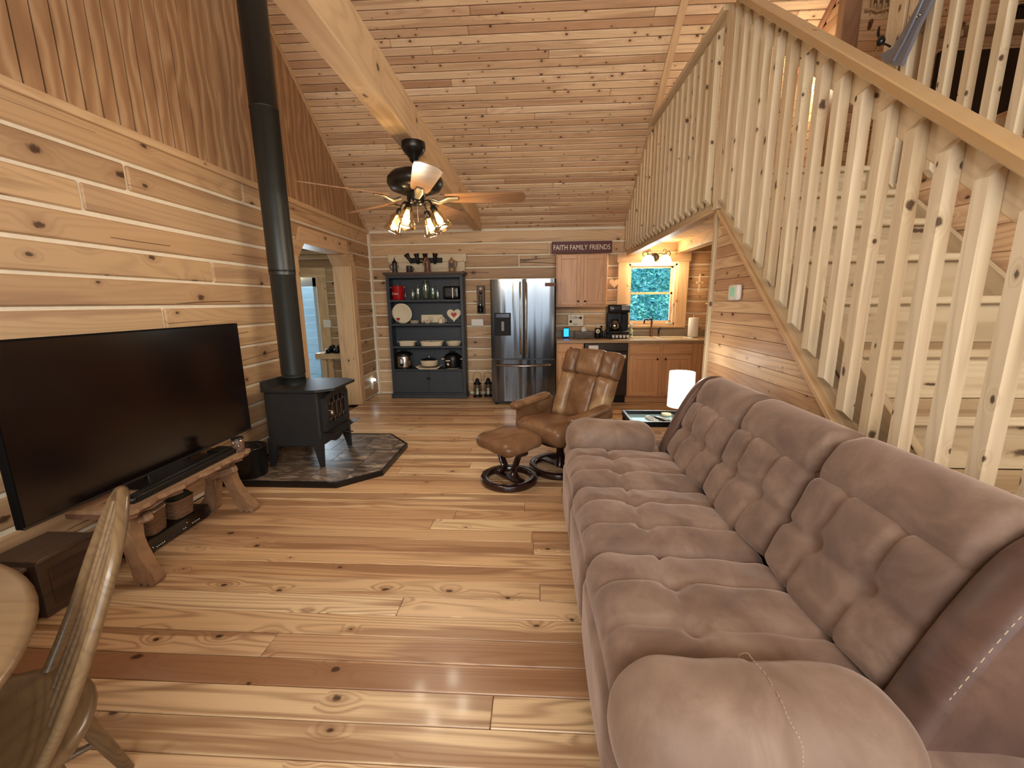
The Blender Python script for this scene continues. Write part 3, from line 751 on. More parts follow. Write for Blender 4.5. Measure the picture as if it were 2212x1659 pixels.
# woven hanging
wh_ = thing('wall_hanging', 'woven tan fringed hanging on the loft wall at the top edge of the picture', 'wall hanging', (2.98, py_-.02, 3.9))
tan = plain('woven_tan', 'b59a72', .9, var=.35, vscale=40, bump=.8, bscale=60); tand = plain('woven_brown', '6e5137', .9, var=.3, vscale=40)
MB().tube([(2.78, py_-.02, 4.02), (3.22, py_-.02, 4.02)], .012, 8).world('rod', M['bark'], wh_)
rr = random.Random(2); mb = MB()
for i in range(22):
    x = 2.80+i*.0185; mb.tube([(x, py_-.02, 4.02), (x+rr.uniform(-.01, .01), py_-.028, 3.90), (x+rr.uniform(-.012, .012), py_-.02, 3.80+rr.uniform(-.01, .02))], [.007, .009, .004], 6)
mb.world('fringe', tan, wh_, kind='stuff')
mb = MB(); mb.tube([(2.76+i*.045, py_-.03, 3.82+.012*math.sin(i*2.1)) for i in range(11)], .011, 8); mb.world('border', tan, wh_)
mb = MB()
for i in range(9): mb.tube([(2.82+i*.045, py_-.034, 3.97), (2.83+i*.045, py_-.036, 3.87)], .010, 6)
mb.world('tufts', tand, wh_, kind='stuff')
for i, x in enumerate((2.80, 2.99)):
    hk = thing('coat_peg', ['wooden peg below the woven hanging, left', 'wooden peg below the woven hanging, right'][i], 'peg', (x+.03, py_, 3.70)); MB().tube([(x+.03, py_, 3.70), (x, py_-.06, 3.73)], [.012, .016], 8).world('peg', M['bark'], hk)
# grey blue cloth over the far railing
gb = thing('hanging_cloth', 'shiny grey blue length of cloth draped over the far stairwell railing by its post', 'cloth', (2.25, 3.0, 3.0))
gm = plain('grey_blue_satin', '6f7079', .3, spec=.7, var=.2, bump=.2, bscale=20)
pl = [(2.79, 3.47), (2.89, 3.47), (2.955, 3.162), (3.03, 3.076), (3.115, 3.0), (3.22, 3.015), (3.17, 2.95), (3.09, 2.89), (3.026, 2.854), (2.94, 3.012), (2.872, 3.112)]
mb = MB(); mb.prism(pl[::-1], .02, (2.245, 0, 0), (0, 1, 0), (0, 0, 1)); mb.world('cloth', gm, gb)
MB().tube([(2.242, 2.90, 3.2), (2.238, 2.95, 3.09), (2.238, 3.02, 2.98), (2.24, 3.08, 2.91)], .008, 8).world('fold', gm, gb)
for dz in (0, .02): MB().lathe([(.001, .008), (.007, .006), (.008, 0)], (2.243, 2.955-dz, 3.075), 10, Matrix.Rotation(R(-90), 3, 'Y')).world('stud', M['chrome'], gb)
tp = thing('metal_gear', 'small tangle of dark metal gear clamped beside the grey blue cloth', 'gear', (2.26, 3.22, 3.0))
MB().lathe([(.001, 0), (.022, .008), (.026, .03), (.016, .055), (.001, .06)], (2.25, 3.23, 3.07), 14).world('body', M['black'], tp)
MB().tube([(2.26, 3.25, 3.10), (2.25, 3.265, 3.16), (2.25, 3.262, 3.20)], [.012, .009, .006], 8).world('handle', M['black'], tp)
MB().tube([(2.25, 3.23, 3.08), (2.24, 3.17, 3.05), (2.25, 3.14, 3.02)], .006, 8).world('arm', M['blackm'], tp)
MB().tube([(2.25, 3.22, 3.09), (2.25, 3.30, 3.02), (2.26, 3.30, 2.98)], .003, 6).world('wire', M['chrome'], tp)
# ================================================================== BACK WALL: HUTCH AND KITCHEN
def rotm(a, ax): return Matrix.Rotation(R(a), 3, ax)
# ---- slate hutch
hx0, hx1, hy0, hy1 = -2.205, -1.065, 6.22, 6.47
hu = thing('bookcase', 'slate blue open bookcase with dark worn top, standing left of the refrigerator', 'bookcase', ((hx0+hx1)/2, 6.35, 0))
Hm = M['hutch']
MB().b2((hx0, hy0+.02, .06), (hx0+.025, hy1, 1.85), .003).world('side_panel', Hm, hu); MB().b2((hx1-.025, hy0+.02, .06), (hx1, hy1, 1.85), .003).world('side_panel', Hm, hu)
MB().b2((hx0, hy1-.012, .06), (hx1, hy1, 1.85)).world('back_panel', Hm, hu)
for x in (hx0-.003, hx1-.042): MB().b2((x, hy0, .06), (x+.045, hy0+.022, 1.85), .004).world('stile', Hm, hu)
MB().b2((hx0+.04, hy0, 1.812), (hx1-.04, hy0+.022, 1.85), .004).world('top_rail', Hm, hu)
mb = MB(); mb.b2((hx0-.035, hy0-.035, 1.865), (hx1+.035, hy1+.01, 1.893), .005); mb.b2((hx0-.018, hy0-.018, 1.848), (hx1+.018, hy1+.005, 1.866), .004); mb.world('top_board', M['hutcht'], hu)
for z in (1.497, 1.144, .806, .453): MB().b2((hx0+.026, hy0+.006, z-.03), (hx1-.026, hy1-.013, z), .003).world('shelf', Hm, hu)
mb = MB(); mb.b2((hx0-.02, hy0-.02, 0), (hx1+.02, hy1+.005, .06), .006); mb.b2((hx0-.008, hy0-.008, .06), (hx1+.008, hy0+.01, .085), .004); mb.world('plinth', Hm, hu)
mx = (hx0+hx1)/2
for a, b in ((hx0+.044, mx-.003), (mx+.003, hx1-.044)):
    mb = MB(); mb.b2((a, hy0+.002, .09), (b, hy0+.02, .42), .003)
    for lo, hi in (((a, hy0+.0003, .09), (a+.05, hy0+.004, .42)), ((b-.05, hy0+.0003, .09), (b, hy0+.004, .42)), ((a+.05, hy0+.0003, .09), (b-.05, hy0+.004, .14)), ((a+.05, hy0+.0003, .37), (b-.05, hy0+.004, .42))): mb.b2(lo, hi, .0006)
    mb.world('door', Hm, hu)
MB().b2((mx-.028, hy0-.010, .29), (mx+.028, hy0+.002, .325), .004).world('latch', M['blackm'], hu)
# contents
def vessel(name, label, cat, prof, c, mat, group=None, part='body', n=24):
    t = thing(name, label, cat, c, 0, group); MB().lathe(prof, (0, 0, 0), n).build(part, mat, t); return t
s1, s2, s3, s4 = 1.497, 1.144, .806, .453
t = vessel('ice_bucket', 'red lidded ice bucket with a gold knob on the top shelf of the bookcase', 'bucket', [(.088, 0), (.092, .006), (.094, .19), (.096, .196), (.096, .204), (.0, .206)], (-2.07, 6.34, s1), M['red'])
MB().lathe([(.006, .204), (.012, .215), (.016, .232), (.008, .245), (0, .247)], (0, 0, 0), 12).build('knob', plain('brass', 'b08a3e', .25, 1), t)
MB().tube([(.094, 0, .18), (.115, 0, .16), (.120, -.01, .12), (.112, -.02, .07), (.118, -.02, .04)], .003, 6).build('bail_handle', M['chrome'], t)
mb = MB()
for q in (-1, 1): mb.box((q*.1, 0, .185), (.02, .02, .02), .004)
mb.build('ear', M['chrome'], t)
o = text('lettering', 'Coke', .042, M['white'], t, (-.015, -.0965, .09), (PI/2, 0, 0), .001)
for i, (x, h_, r_, lb) in enumerate(((-1.846, .15, .033, 'short glass canister leftmost on the top shelf of the bookcase'), (-1.762, .22, .036, 'medium glass canister just left of the tallest one on the top shelf'), (-1.643, .30, .05, 'tallest glass canister in the middle of the top shelf'),
                       (-1.535, .22, .032, 'medium glass canister just right of the tallest one on the top shelf'), (-1.462, .15, .028, 'short slim glass jar beside the black toaster'))):
    t = thing('glass_canister', lb, 'canister', (x, 6.33, s1), 0, 'glass canisters on the top shelf of the bookcase')
    MB().lathe([(.0, .002), (r_*.9, .002), (r_, .01), (r_, h_*.78), (r_*.96, h_*.82), (r_*.9, h_*.83)], (0, 0, 0), 20, cap=False).build('jar', M['greeng'], t)
    MB().lathe([(r_*1.0, h_*.84), (r_*1.02, h_*.87), (r_*.5, h_*.89), (r_*.25, h_*.91), (r_*.38, h_*.95), (r_*.3, h_*.985), (0, h_)], (0, 0, 0), 20).build('lid', M['greeng'], t)
t = thing('toaster', 'glossy black toaster on the right end of the top shelf', 'toaster', (-1.25, 6.34, s1))
xf(rbox(.245, .17, .185, .025, (10, 8, 8)), Matrix.Translation((0, 0, .1))).build('body', M['black'], t)
MB().box((0, .02, .194), (.17, .025, .004)).box((0, -.03, .194), (.17, .025, .004)).build('slot', M['blackm'], t)
MB().box((.075, -.088, .125), (.012, .006, .012), .002).build('button', M['white'], t); MB().b2((.02, -.0875, .02), (.035, -.085, .17)).build('chrome_stripe', M['chrome'], t)
# second shelf
t = thing('round_platter', 'large round cream platter with a small red heart standing on edge on the second shelf', 'platter', (-2.03, 6.36, s2))
pm = rotm(80, 'X')
MB().lathe([(0, .0), (.10, .0), (.118, .008), (.150, .016), (.154, .02), (.150, .024), (.118, .016), (.10, .009), (0, .009)], (0, 0, .155), 40, rotm(100, 'X')).build('plate', M['cream'], t)
def heart(s, n=22): return [(s*.0625*16*math.sin(a)**3, s*.0625*(13*math.cos(a)-5*math.cos(2*a)-2*math.cos(3*a)-math.cos(4*a))) for a in [-2*PI*i/n for i in range(n)]]
MB().prism(heart(.028), .002, (-.055, -.048, .068), (1, 0, 0), (0, -.17, .985)).build('heart', M['red'], t)
MB().prism([(-.02, -.012), (.02, -.012), (.06, .0), (.03, .014), (0, .006), (-.03, .016), (-.06, .0)], .002, (0, -.012, .275), (1, 0, 0), (0, -.17, .985)).build('flower_motif', M['white'], t)
t = thing('small_plate', 'stack of small cream saucers on the second shelf, right of the round platter', 'plates', (-1.84, 6.33, s2))
for i in range(3): MB().lathe([(0, 0), (.05, 0), (.07, .012), (.071, .015), (.05, .005), (0, .005)], (0, 0, i*.016), 24).build('saucer', M['cream'], t)
t = thing('serving_tray', 'cream rectangular tray leaning upright behind the cups on the second shelf', 'tray', (-1.59, 6.42, s2))
xf(rbox(.34, .016, .125, .007, (14, 2, 6)), Matrix.Translation((0, 0, .066)) @ Matrix.Rotation(R(-8), 4, 'X')).build('tray_body', M['cream'], t)
MB().b2((-.06, -.018, .03), (.02, -.012, .10)).build('printed_panel', plain('ivory_print', 'cdbf9e', .5), t)
t = thing('cream_bowl', 'low cream bowl in front of the leaning tray', 'bowl', (-1.63, 6.30, s2)); MB().lathe([(.03, 0), (.035, .003), (.062, .035), (.066, .05), (.062, .048), (.032, .008), (0, .006)], (0, 0, 0), 24).build('bowl', M['cream'], t)
MB().prism(heart(.010), .002, (.012, -.061, .04), (1, 0, 0), (0, 0, 1)).build('red_motif', M['red'], t)
for k, lb in enumerate(('cream mug in front of the tray, nearer the heart dish', 'cream sugar jar behind the mug on the second shelf')):
    t = thing('cream_mug', lb, 'mug', (-1.43+.01*k, 6.30+.085*k, s2+0))
    MB().lathe([(.034, 0), (.038, .004), (.036, .07+.02*k), (.033, .072+.02*k), (.032, .07), (.031, .01), (0, .008)], (0, 0, 0), 20).build('cup', M['cream'], t)
    MB().tube(bez((.036, 0, .06), (.065, 0, .06), (.065, 0, .015), (.037, 0, .015), 8), .005, 6).build('handle', M['cream'], t)
t = thing('heart_dish', 'cream fluted heart shaped dish with a red heart standing on the second shelf', 'dish', (-1.235, 6.37, s2))
fl_ = []
for i, (x, y) in enumerate(heart(.105, 64)):
    k = 1+(.06 if i % 2 else -.03); fl_.append((x*k, y*k))
MB().prism(fl_, .014, (0, 0, .125), (1, 0, 0), (0, .1, .995)).build('dish', M['cream'], t)
MB().prism(heart(.045), .004, (0, -.016, .125), (1, 0, 0), (0, .1, .995)).build('heart', M['red'], t)
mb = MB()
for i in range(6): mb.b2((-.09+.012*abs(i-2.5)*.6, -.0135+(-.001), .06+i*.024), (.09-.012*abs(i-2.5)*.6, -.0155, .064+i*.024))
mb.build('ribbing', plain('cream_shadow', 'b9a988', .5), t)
# third shelf
def dish(label, c, w, d, h, oval, extra=None):
    t = thing('baking_dish', label, 'baking dish', c, 0, 'cream baking dishes on the third shelf')
    if oval: MB().lathe([(w*.36, 0), (w*.4, .004), (w*.46, h*.8), (w*.5, h), (w*.47, h), (w*.42, h*.7), (w*.36, .01), (0, .01)], (0, 0, 0), 28).build('dish', M['cream'], t)
    else:
        mb = MB(); n = 40; prof = [(.86, 0), (.90, .006), (.95, h*.8), (1.02, h), (.98, h), (.90, h*.75), (.85, .012), (.0, .012)]
        vs = []
        for r_, z in prof:
            for k in range(n):
                a = 2*PI*k/n; cx_ = math.copysign(abs(math.cos(a))**.45, math.cos(a)); sy_ = math.copysign(abs(math.sin(a))**.45, math.sin(a)); vs.append((cx_*w/2*r_, sy_*d/2*r_, z))
        mb.add(vs, [(i*n+k, i*n+(k+1) % n, (i+1)*n+(k+1) % n, (i+1)*n+k) for i in range(len(prof)-1) for k in range(n)], True); mb.build('dish', M['cream'], t)
    return t
t = dish('cream speckled loaf dish with side handles, left on the third shelf', (-1.965, 6.32, s3), .25, .15, .07, False)
mb = MB()
for q in (-1, 1): mb.box((q*.138, 0, .063), (.03, .08, .012), .005)
mb.build('handle', M['cream'], t)
mb = MB()
for i in range(14): mb.lathe([(0, 0), (.0045, .0005), (0, .001)], (-.10+.0155*i, -.0735, .02+.022*((i*7) % 3)/1.3), 6, rotm(90, 'X'))
mb.build('speckle', plain('grey_dots', '6b655a', .6), t)
dish('widest cream oval baking dish, middle of the third shelf', (-1.58, 6.32, s3), .36, .2, .068, False)
mb = MB(); rr = random.Random(8)
t = thing('pine_cone_filling', 'dark brown pieces heaped in the widest baking dish', 'filling', (-1.58, 6.32, s3+.03))
for i in range(9): xf(rbox(.05, .04, .03, .014, 3), Matrix.Translation((-.12+.03*i, rr.uniform(-.03, .03), .022)) @ Matrix.Rotation(rr.uniform(0, 3), 4, 'Z')).build('piece', plain('brown_cone', '4b2a1a', .7) if i == 0 else bpy.data.materials['brown_cone'], t)
dish('round cream pie dish, right end of the third shelf', (-1.245, 6.32, s3), .25, .25, .065, True)
# fourth shelf
t = thing('pressure_cooker', 'stainless electric pressure cooker with a black lid, left on the lowest open shelf', 'cooker', (-2.04, 6.34, s4))
MB().lathe([(.125, .0), (.128, .02), (.128, .03)], (0, 0, 0), 30).build('base_ring', M['black'], t); MB().lathe([(.126, .03), (.128, .04), (.128, .19), (.122, .2)], (0, 0, 0), 30).build('body', M['chrome'], t)
MB().lathe([(.13, .2), (.134, .21), (.130, .23), (.10, .25), (.05, .258), (0, .26)], (0, 0, 0), 30).build('lid', M['black'], t)
MB().box((0, 0, .268), (.10, .03, .02), .006).build('lid_handle', M['black'], t)
MB().prism([(-.035, .165), (.035, .165), (.028, .06), (0, .035), (-.028, .06)], .006, (0, -.122, 0), (1, 0, 0), (0, 0, 1)).build('control_panel', M['black'], t)
MB().prism([(-.022, .155), (.022, .155), (.016, .09), (-.016, .09)], .002, (0, -.129, 0), (1, 0, 0), (0, 0, 1)).build('display', M['white'], t)
t = thing('covered_casserole', 'cream oval casserole with a glass lid, middle of the lowest open shelf', 'casserole', (-1.64, 6.33, s4+.042))
MB().lathe([(.11, 0), (.125, .01), (.138, .085), (.14, .09), (.12, .085), (.1, .02), (0, .015)], (0, 0, 0), 28).build('dish', M['cream'], t)
MB().lathe([(.138, .09), (.13, .1), (.09, .118), (.03, .128), (.01, .13)], (0, 0, 0), 28).build('lid', thinglass('grey_glass_lid', 'c9cdc4', .35, .1), t)
MB().lathe([(.01, .128), (.008, .136), (.02, .145), (.012, .156), (0, .158)], (0, 0, 0), 14).build('knob', M['chrome'], t)
t = thing('square_platter', 'cream square platter under the covered casserole', 'platter', (-1.64, 6.33, s4))
MB().prism([(-.13, 0), (.13, 0), (.19, .038), (.175, .042), (.125, .012), (-.125, .012), (-.175, .042), (-.19, .038)], .2, (0, .09, 0), (1, 0, 0), (0, 0, 1)).build('plate', M['cream'], t)
t = thing('slow_cooker', 'black slow cooker with pale knobs, right on the lowest open shelf', 'cooker', (-1.275, 6.34, s4))
MB().lathe([(.10, 0), (.108, .004), (.11, .01)], (0, 0, 0), 28).build('foot_ring', M['cream'], t)
MB().lathe([(.112, .01), (.122, .04), (.128, .15), (.125, .165)], (0, 0, 0), 30).build('body', M['black'], t); MB().lathe([(.13, .165), (.133, .175), (.12, .2), (.07, .235), (0, .245)], (0, 0, 0), 30).build('lid', M['black'], t)
MB().tube([(-.05, 0, .235), (-.045, 0, .262), (.045, 0, .262), (.05, 0, .235)], .009, 8).build('lid_handle', M['blackm'], t)
mb = MB()
for q in (-1, 1): mb.box((q*.148, -.03, .145), (.045, .04, .018), .007)
mb.build('side_handle', M['cream'], t); MB().lathe([(0, .012), (.02, .01), (.022, 0)], (-.05, -.108, .075), 16, rotm(90, 'X')).build('dial', M['cream'], t); MB().box((-.05, -.126, .13), (.07, .012, .018), .005).build('front_badge', M['cream'], t)
# on top of the bookcase
zt = 1.893
bk = thing('backboard', 'pale pine backboard of two boards fixed to the log wall above the bookcase', 'board', (-1.64, 6.47, zt))
plank('board', bk, M['bal'], (-1.64, 6.478, 1.975), (1, 0, 0), (0, 0, 1), (1.15, .16, .02)); plank('board', bk, M['bal'], (-1.64, 6.474, 2.115), (1, 0, 0), (0, 0, 1), (1.20, .118, .022))
ck2 = thing('horn_cup_rack', 'black wooden rack holding four dark flared cups above the steins', 'rack', (-1.65, 6.43, 2.04))
MB().b2((-1.885, 6.435, 2.04), (-1.40, 6.46, 2.115), .004).world('rack_board', M['blackm'], ck2)
for i, (x, tl) in enumerate(((-1.90, -32), (-1.77, -8), (-1.645, 0), (-1.495, 4))):
    MB().lathe([(.016, -.10), (.02, -.095), (.024, -.02), (.034, .03), (.044, .05), (.040, .05), (.02, -.02), (0, -.03)], (x, 6.39, 2.12), 18, rotm(tl, 'Y')).world('cup', M['bronze'], ck2)
pot = plain('painted_stoneware', '6a4535', .35, var=.9, vscale=45); potd = plain('dark_painted_stoneware', '3a2f33', .35, var=.9, vscale=45)
potb = plain('tan_painted_stoneware', '94744c', .35, var=.8, vscale=40)
t = thing('beer_stein', 'dark painted beer stein with a pointed pewter lid, leftmost on the bookcase', 'stein', (-2.095, 6.33, zt))
MB().lathe([(.04, 0), (.044, .01), (.038, .03), (.036, .13), (.04, .14), (.034, .145)], (0, 0, 0), 20).build('body', potd, t)
MB().lathe([(.04, .143), (.036, .155), (.02, .175), (.008, .185), (.012, .195), (.004, .215), (0, .225)], (0, 0, 0), 16).build('lid', M['blackm'], t)
MB().tube(bez((-.036, 0, .125), (-.085, 0, .13), (-.08, 0, .05), (-.036, 0, .04), 10), .007, 8).build('handle', potd, t)
t = thing('small_mug', 'small squat patterned mug on the bookcase between the two steins', 'mug', (-1.875, 6.33, zt))
MB().lathe([(.04, 0), (.045, .008), (.043, .09), (.045, .1), (.038, .098), (.036, .02), (0, .015)], (0, 0, 0), 20).build('cup', potd, t); MB().tube(bez((.043, 0, .08), (.075, 0, .08), (.07, 0, .02), (.042, 0, .02), 8), .006, 8).build('handle', potd, t)
t = thing('windmill_stein', 'brown painted windmill shaped stein with sails, below the cup rack', 'stein', (-1.60, 6.33, zt))
MB().lathe([(.05, 0), (.052, .01), (.045, .03), (.042, .14), (.046, .15), (.03, .19), (.01, .225), (0, .23)], (0, 0, 0), 20).build('body', pot, t)
mb = MB()
for a in (20, 110, 200, 290): mb.box(Vector((-.035, -.05, .15))+rotm(a, 'Y') @ Vector((.035, 0, 0)), (.06, .004, .016), .002, rotm(a, 'Y'))
mb.build('sails', potb, t)
t = thing('tall_stein', 'tan figured stein with a pointed top and looped handle, rightmost on the bookcase', 'stein', (-1.235, 6.33, zt))
MB().lathe([(.045, 0), (.05, .01), (.046, .04), (.044, .15), (.048, .16), (.02, .19), (.006, .215), (0, .22)], (0, 0, 0), 20).build('body', potb, t); MB().tube(bez((.044, 0, .15), (.10, 0, .19), (.07, 0, .06), (.044, 0, .04), 10), .006, 8).build('handle', pot, t)
MB().prism([(-.03, .06), (.03, .06), (.03, .13), (-.03, .13)], .004, (0, -.044, 0), (1, 0, 0), (0, 0, 1)).build('relief_panel', potd, t)
# ---- things on the wall between bookcase and refrigerator
BW = BY-.036
t = thing('wall_thermometer', 'slim wooden wall candle holder with a dark metal cup, left of the refrigerator', 'candle holder', (-.845, 6.5, 1.28))
MB().b2((-.895, 6.49, 1.28), (-.775, BW+.02, 1.70), .006).world('back_board', M['hutcht'], t)
MB().lathe([(.022, 0), (.024, .004), (.024, .006), (0, .01)], (-.835, 6.488, 1.655), 14, rotm(90, 'X')).world('upper_disc', M['cream'], t); MB().lathe([(.024, 0), (.026, .004), (0, .01)], (-.835, 6.488, 1.595), 14, rotm(90, 'X')).world('lower_disc', M['chrome'], t)
MB().lathe([(.038, 0), (.042, .01), (.045, .10), (.042, .1), (.04, .01)], (-.838, 6.44, 1.30), 18).world('metal_cup', M['blackm'], t)
MB().lathe([(.03, .1), (.031, .26), (.028, .26)], (-.838, 6.44, 1.30), 18, cap=False).world('glass_chimney', M['clear'], t)
t = thing('switch_plate', 'white four gang switch plate on the log wall left of the refrigerator', 'switch', (-.90, 6.51, 1.14))
MB().b2((-.995, 6.503, 1.09), (-.805, 6.52, 1.195), .004).world('plate', M['white'], t)
for i in range(4): MB().b2((-.978+.046*i, 6.497, 1.112), (-.956+.046*i, 6.506, 1.172), .002).world('toggle', M['white'], t)
for i, (x, yv, lb) in enumerate(((-.90, 6.33, 'black lantern with a white candle beside the bookcase, the one fully seen'), (-.735, 6.36, 'black lantern with a white candle half hidden behind the refrigerator'))):
    t = thing('lantern', lb, 'lantern', (x, yv, 0), 0, 'lanterns on the floor by the refrigerator')
    MB().lathe([(.07, 0), (.072, .015), (.055, .03), (.05, .035), (0, .036)], (0, 0, 0), 20).build('base', M['blackm'], t)
    mb = MB()
    for k in range(6):
        a = k*PI/3; mb.tube([(.052*math.cos(a), .052*math.sin(a), .03), (.066*math.cos(a), .066*math.sin(a), .11), (.052*math.cos(a), .052*math.sin(a), .2)], .003, 5)
    mb.tube([(.066*math.cos(a), .066*math.sin(a), .11) for a in [k*PI/8 for k in range(16)]], .003, 5, closed=True); mb.build('cage', M['blackm'], t)
    MB().lathe([(.045, .036), (.058, .11), (.045, .2)], (0, 0, 0), 18, cap=False).build('glass', M['clear'], t)
    MB().lathe([(.024, .036), (.024, .13), (0, .132)], (0, 0, 0), 14).build('candle', M['white'], t)
    MB().lathe([(.062, .2), (.05, .22), (.03, .25), (.026, .27), (.034, .275), (.012, .29), (0, .3)], (0, 0, 0), 18).build('roof', M['blackm'], t)
    MB().tube([(.055, 0, .2), (.07, 0, .28), (.05, 0, .36), (0, 0, .40), (-.05, 0, .36), (-.07, 0, .28), (-.055, 0, .2)], .003, 5).build('handle', M['blackm'], t)
t = thing('outlet_plate', 'white outlet with a glowing night light on the left wall near the bookcase', 'outlet', (LX+.01, 6.28, .24))
MB().b2((LX-.002, 6.245, .13), (LX+.012, 6.315, .245), .003).world('plate', M['white'], t)
MB().lathe([(0, 0), (.03, .006), (.036, .02), (.02, .045), (0, .05)], (LX+.03, 6.30, .25), 12).world('night_light', emit('night_light_glow', 'dff4ff', 6), t)
# ---- refrigerator
def steelmat(name, col, rough):
    t = NT(name); b = t.b; b.inputs['Metallic'].default_value = 1; b.inputs['Base Color'].default_value = lin(col); b.inputs['Roughness'].default_value = rough
    tc = t.n('ShaderNodeTexCoord').outputs['Object']; f = t.noise(t.mapped(tc, (4.5, 4.5, .3)), 1, 2); f2 = t.noise(t.mapped(tc, (2, 300, 300)), 1, 1)
    t.bump(f, .6, .06); return t.m
SM = steelmat('brushed_black_stainless', '6d7175', .2); SD_ = plain('dark_grey_cabinet', '35383a', .4, .5)
rf = thing('refrigerator', 'stainless french door refrigerator with a water dispenser, between lanterns and kitchen counter', 'refrigerator', (-.165, 6.15, 0))
fx0_, fx1_, fy = -.615, .283, 5.79
MB().b2((fx0_+.01, fy+.03, .03), (fx1_-.01, 6.44, 1.74), .006).world('cabinet', SD_, rf)
def fdoor(name, x0, x1, z0, z1):
    """door skin bulging slightly toward the room"""
    mb = MB(); n = 12; vs = []; wfull = fx1_-fx0_
    for i in range(n+1):
        x = x0+(x1-x0)*i/n; u = (x-(fx0_+fx1_)/2)/(wfull/2); d = .012*(1-u*u)
        e = min(i, n-i); d -= .010 if e == 0 else 0
        vs += [(x, fy-d, z0), (x, fy-d, z1)]
    f = [(2*i, 2*i+2, 2*i+3, 2*i+1) for i in range(n)]
    mb.add(vs, f, True); back = [(x0, fy+.045, z0), (x1, fy+.045, z0), (x1, fy+.045, z1), (x0, fy+.045, z1)]
    mb.add(back, [(0, 3, 2, 1)]); mb.add([vs[1]]+[vs[2*i+1] for i in range(1, n+1)]+[back[2], back[3]], [tuple(range(n+3))]); mb.add([vs[0]]+[vs[2*i] for i in range(1, n+1)]+[back[1], back[0]], [tuple(range(n+3))[::-1]])
    mb.add([vs[0], vs[1], back[3], back[0]], [(0, 1, 2, 3)]); mb.add([vs[-2], vs[-1], back[2], back[1]], [(3, 2, 1, 0)])
    return mb.world(name, SM, rf)
ld = fdoor('door', fx0_, -.170, .675, 1.755); rd = fdoor('door', -.164, fx1_, .675, 1.755); dr = fdoor('freezer_drawer', fx0_, fx1_, .06, .655)
def sub(mb, name, mat, par): return mb.world(name, mat, par)
sub(MB().b2((-.562, fy-.018, .995), (-.335, fy+.0, 1.305), .004), 'dispenser_surround', plain('dispenser_black', '101011', .55, spec=.2), ld)
sub(MB().b2((-.545, fy-.022, 1.24), (-.352, fy-.016, 1.295), .003), 'dispenser_display', M['screen'], ld)
sub(MB().b2((-.468, fy-.028, 1.06), (-.428, fy-.018, 1.19), .004), 'dispenser_paddle', plain('grey_paddle', '77797a', .5), ld)
for x, d in ((-.205, ld), (-.128, rd)):
    mb = MB(); mb.tube([(x, fy-.012, .74), (x, fy-.05, .77), (x, fy-.056, 1.1), (x, fy-.056, 1.4), (x, fy-.05, 1.68), (x, fy-.012, 1.71)], .013, 10); sub(mb, 'handle', M['chrome'], d)
mb = MB(); mb.tube([(-.545, fy-.005, .585), (-.53, fy-.05, .585), (-.165, fy-.062, .575), (.20, fy-.05, .585), (.215, fy-.005, .585)], .013, 10); sub(mb, 'handle', M['chrome'], dr)
sub(MB().b2((.13, fy-.022, 1.655), (.27, fy-.002, 1.70), .003), 'magnet_strip', plain('brown_magnet', '6b3d30', .6), rd)
mb = MB()
for x in (-.56, -.1, .22): mb.lathe([(.02, 0), (.02, .03)], (x, fy+.06, 0), 10)
mb.world('foot', M['black'], rf); MB().b2((fx0_+.03, fy+.05, .03), (fx1_-.03, fy+.08, .06)).world('kick_grille', M['black'], rf)
# ---- sign over the upper cabinet
t = thing('wooden_sign', 'dark red wooden sign reading FAITH FAMILY FRIENDS above the wall cabinet', 'sign', (.665, 6.31, 2.125), 0)
MB().box((0, 0, .09), (.86, .022, .165), .004).build('board', plain('maroon_paint', '55201e', .55, var=.15), t)
ws_ = [text('lettering', s_, .098, M['cream'], t, (0, -.0125, .085), (PI/2, 0, 0), .0015, sx=.80) for s_ in ('FAITH', 'FAMILY', 'FRIENDS')]
wd_ = [max(v.co.x for v in o.data.vertices)-min(v.co.x for v in o.data.vertices) for o in ws_]; sp2 = .032; x = -(sum(wd_)+2*sp2)/2
for o, q in zip(ws_, wd_): o.location.x = x+q/2; x += q+sp2
# ---- wall cabinet
def panel_door(par, x0, x1, z0, z1, y, knob=None, mat='oak', depth=.02, fr=.055, knobmat=None):
    """frame and panel door, knob position (x, z)"""
    d = MB().b2((x0+fr-.004, y+.012, z0+fr-.004), (x1-fr+.004, y+.018, z1-fr+.004)).world('door', M[mat], par)
    V, Hh = M['oak'], M['oakh']
    for (lo, hi, m_) in (((x0, y, z0), (x0+fr, y+depth, z1), V), ((x1-fr, y, z0), (x1, y+depth, z1), V), ((x0+fr, y, z0), (x1-fr, y+depth, z0+fr), Hh), ((x0+fr, y, z1-fr), (x1-fr, y+depth, z1), Hh)):
        MB().b2(lo, hi, .004).world('frame_rail', m_, d)
    if knob: MB().lathe([(.006, 0), (.006, .012), (.014, .018), (.015, .024), (.008, .03), (0, .031)], (knob[0], y+.001, knob[1]), 14, rotm(90, 'X')).world('knob', M['bronze'], d)
    return d
uc = thing('wall_cabinet', 'oak two door wall cabinet under the red sign', 'cabinet', (.67, 6.38, 1.39))
MB().b2((.302, 6.262, 1.385), (1.043, 6.47, 2.112), .003).world('body', M['oak'], uc)
panel_door(uc, .318, .650, 1.40, 2.10, 6.242, (.622, 1.452)); panel_door(uc, .695, 1.03, 1.40, 2.10, 6.242, (.722, 1.452))
MB().b2((.295, 6.245, 1.372), (1.05, 6.27, 1.39), .003).world('light_rail', M['oakh'], uc)
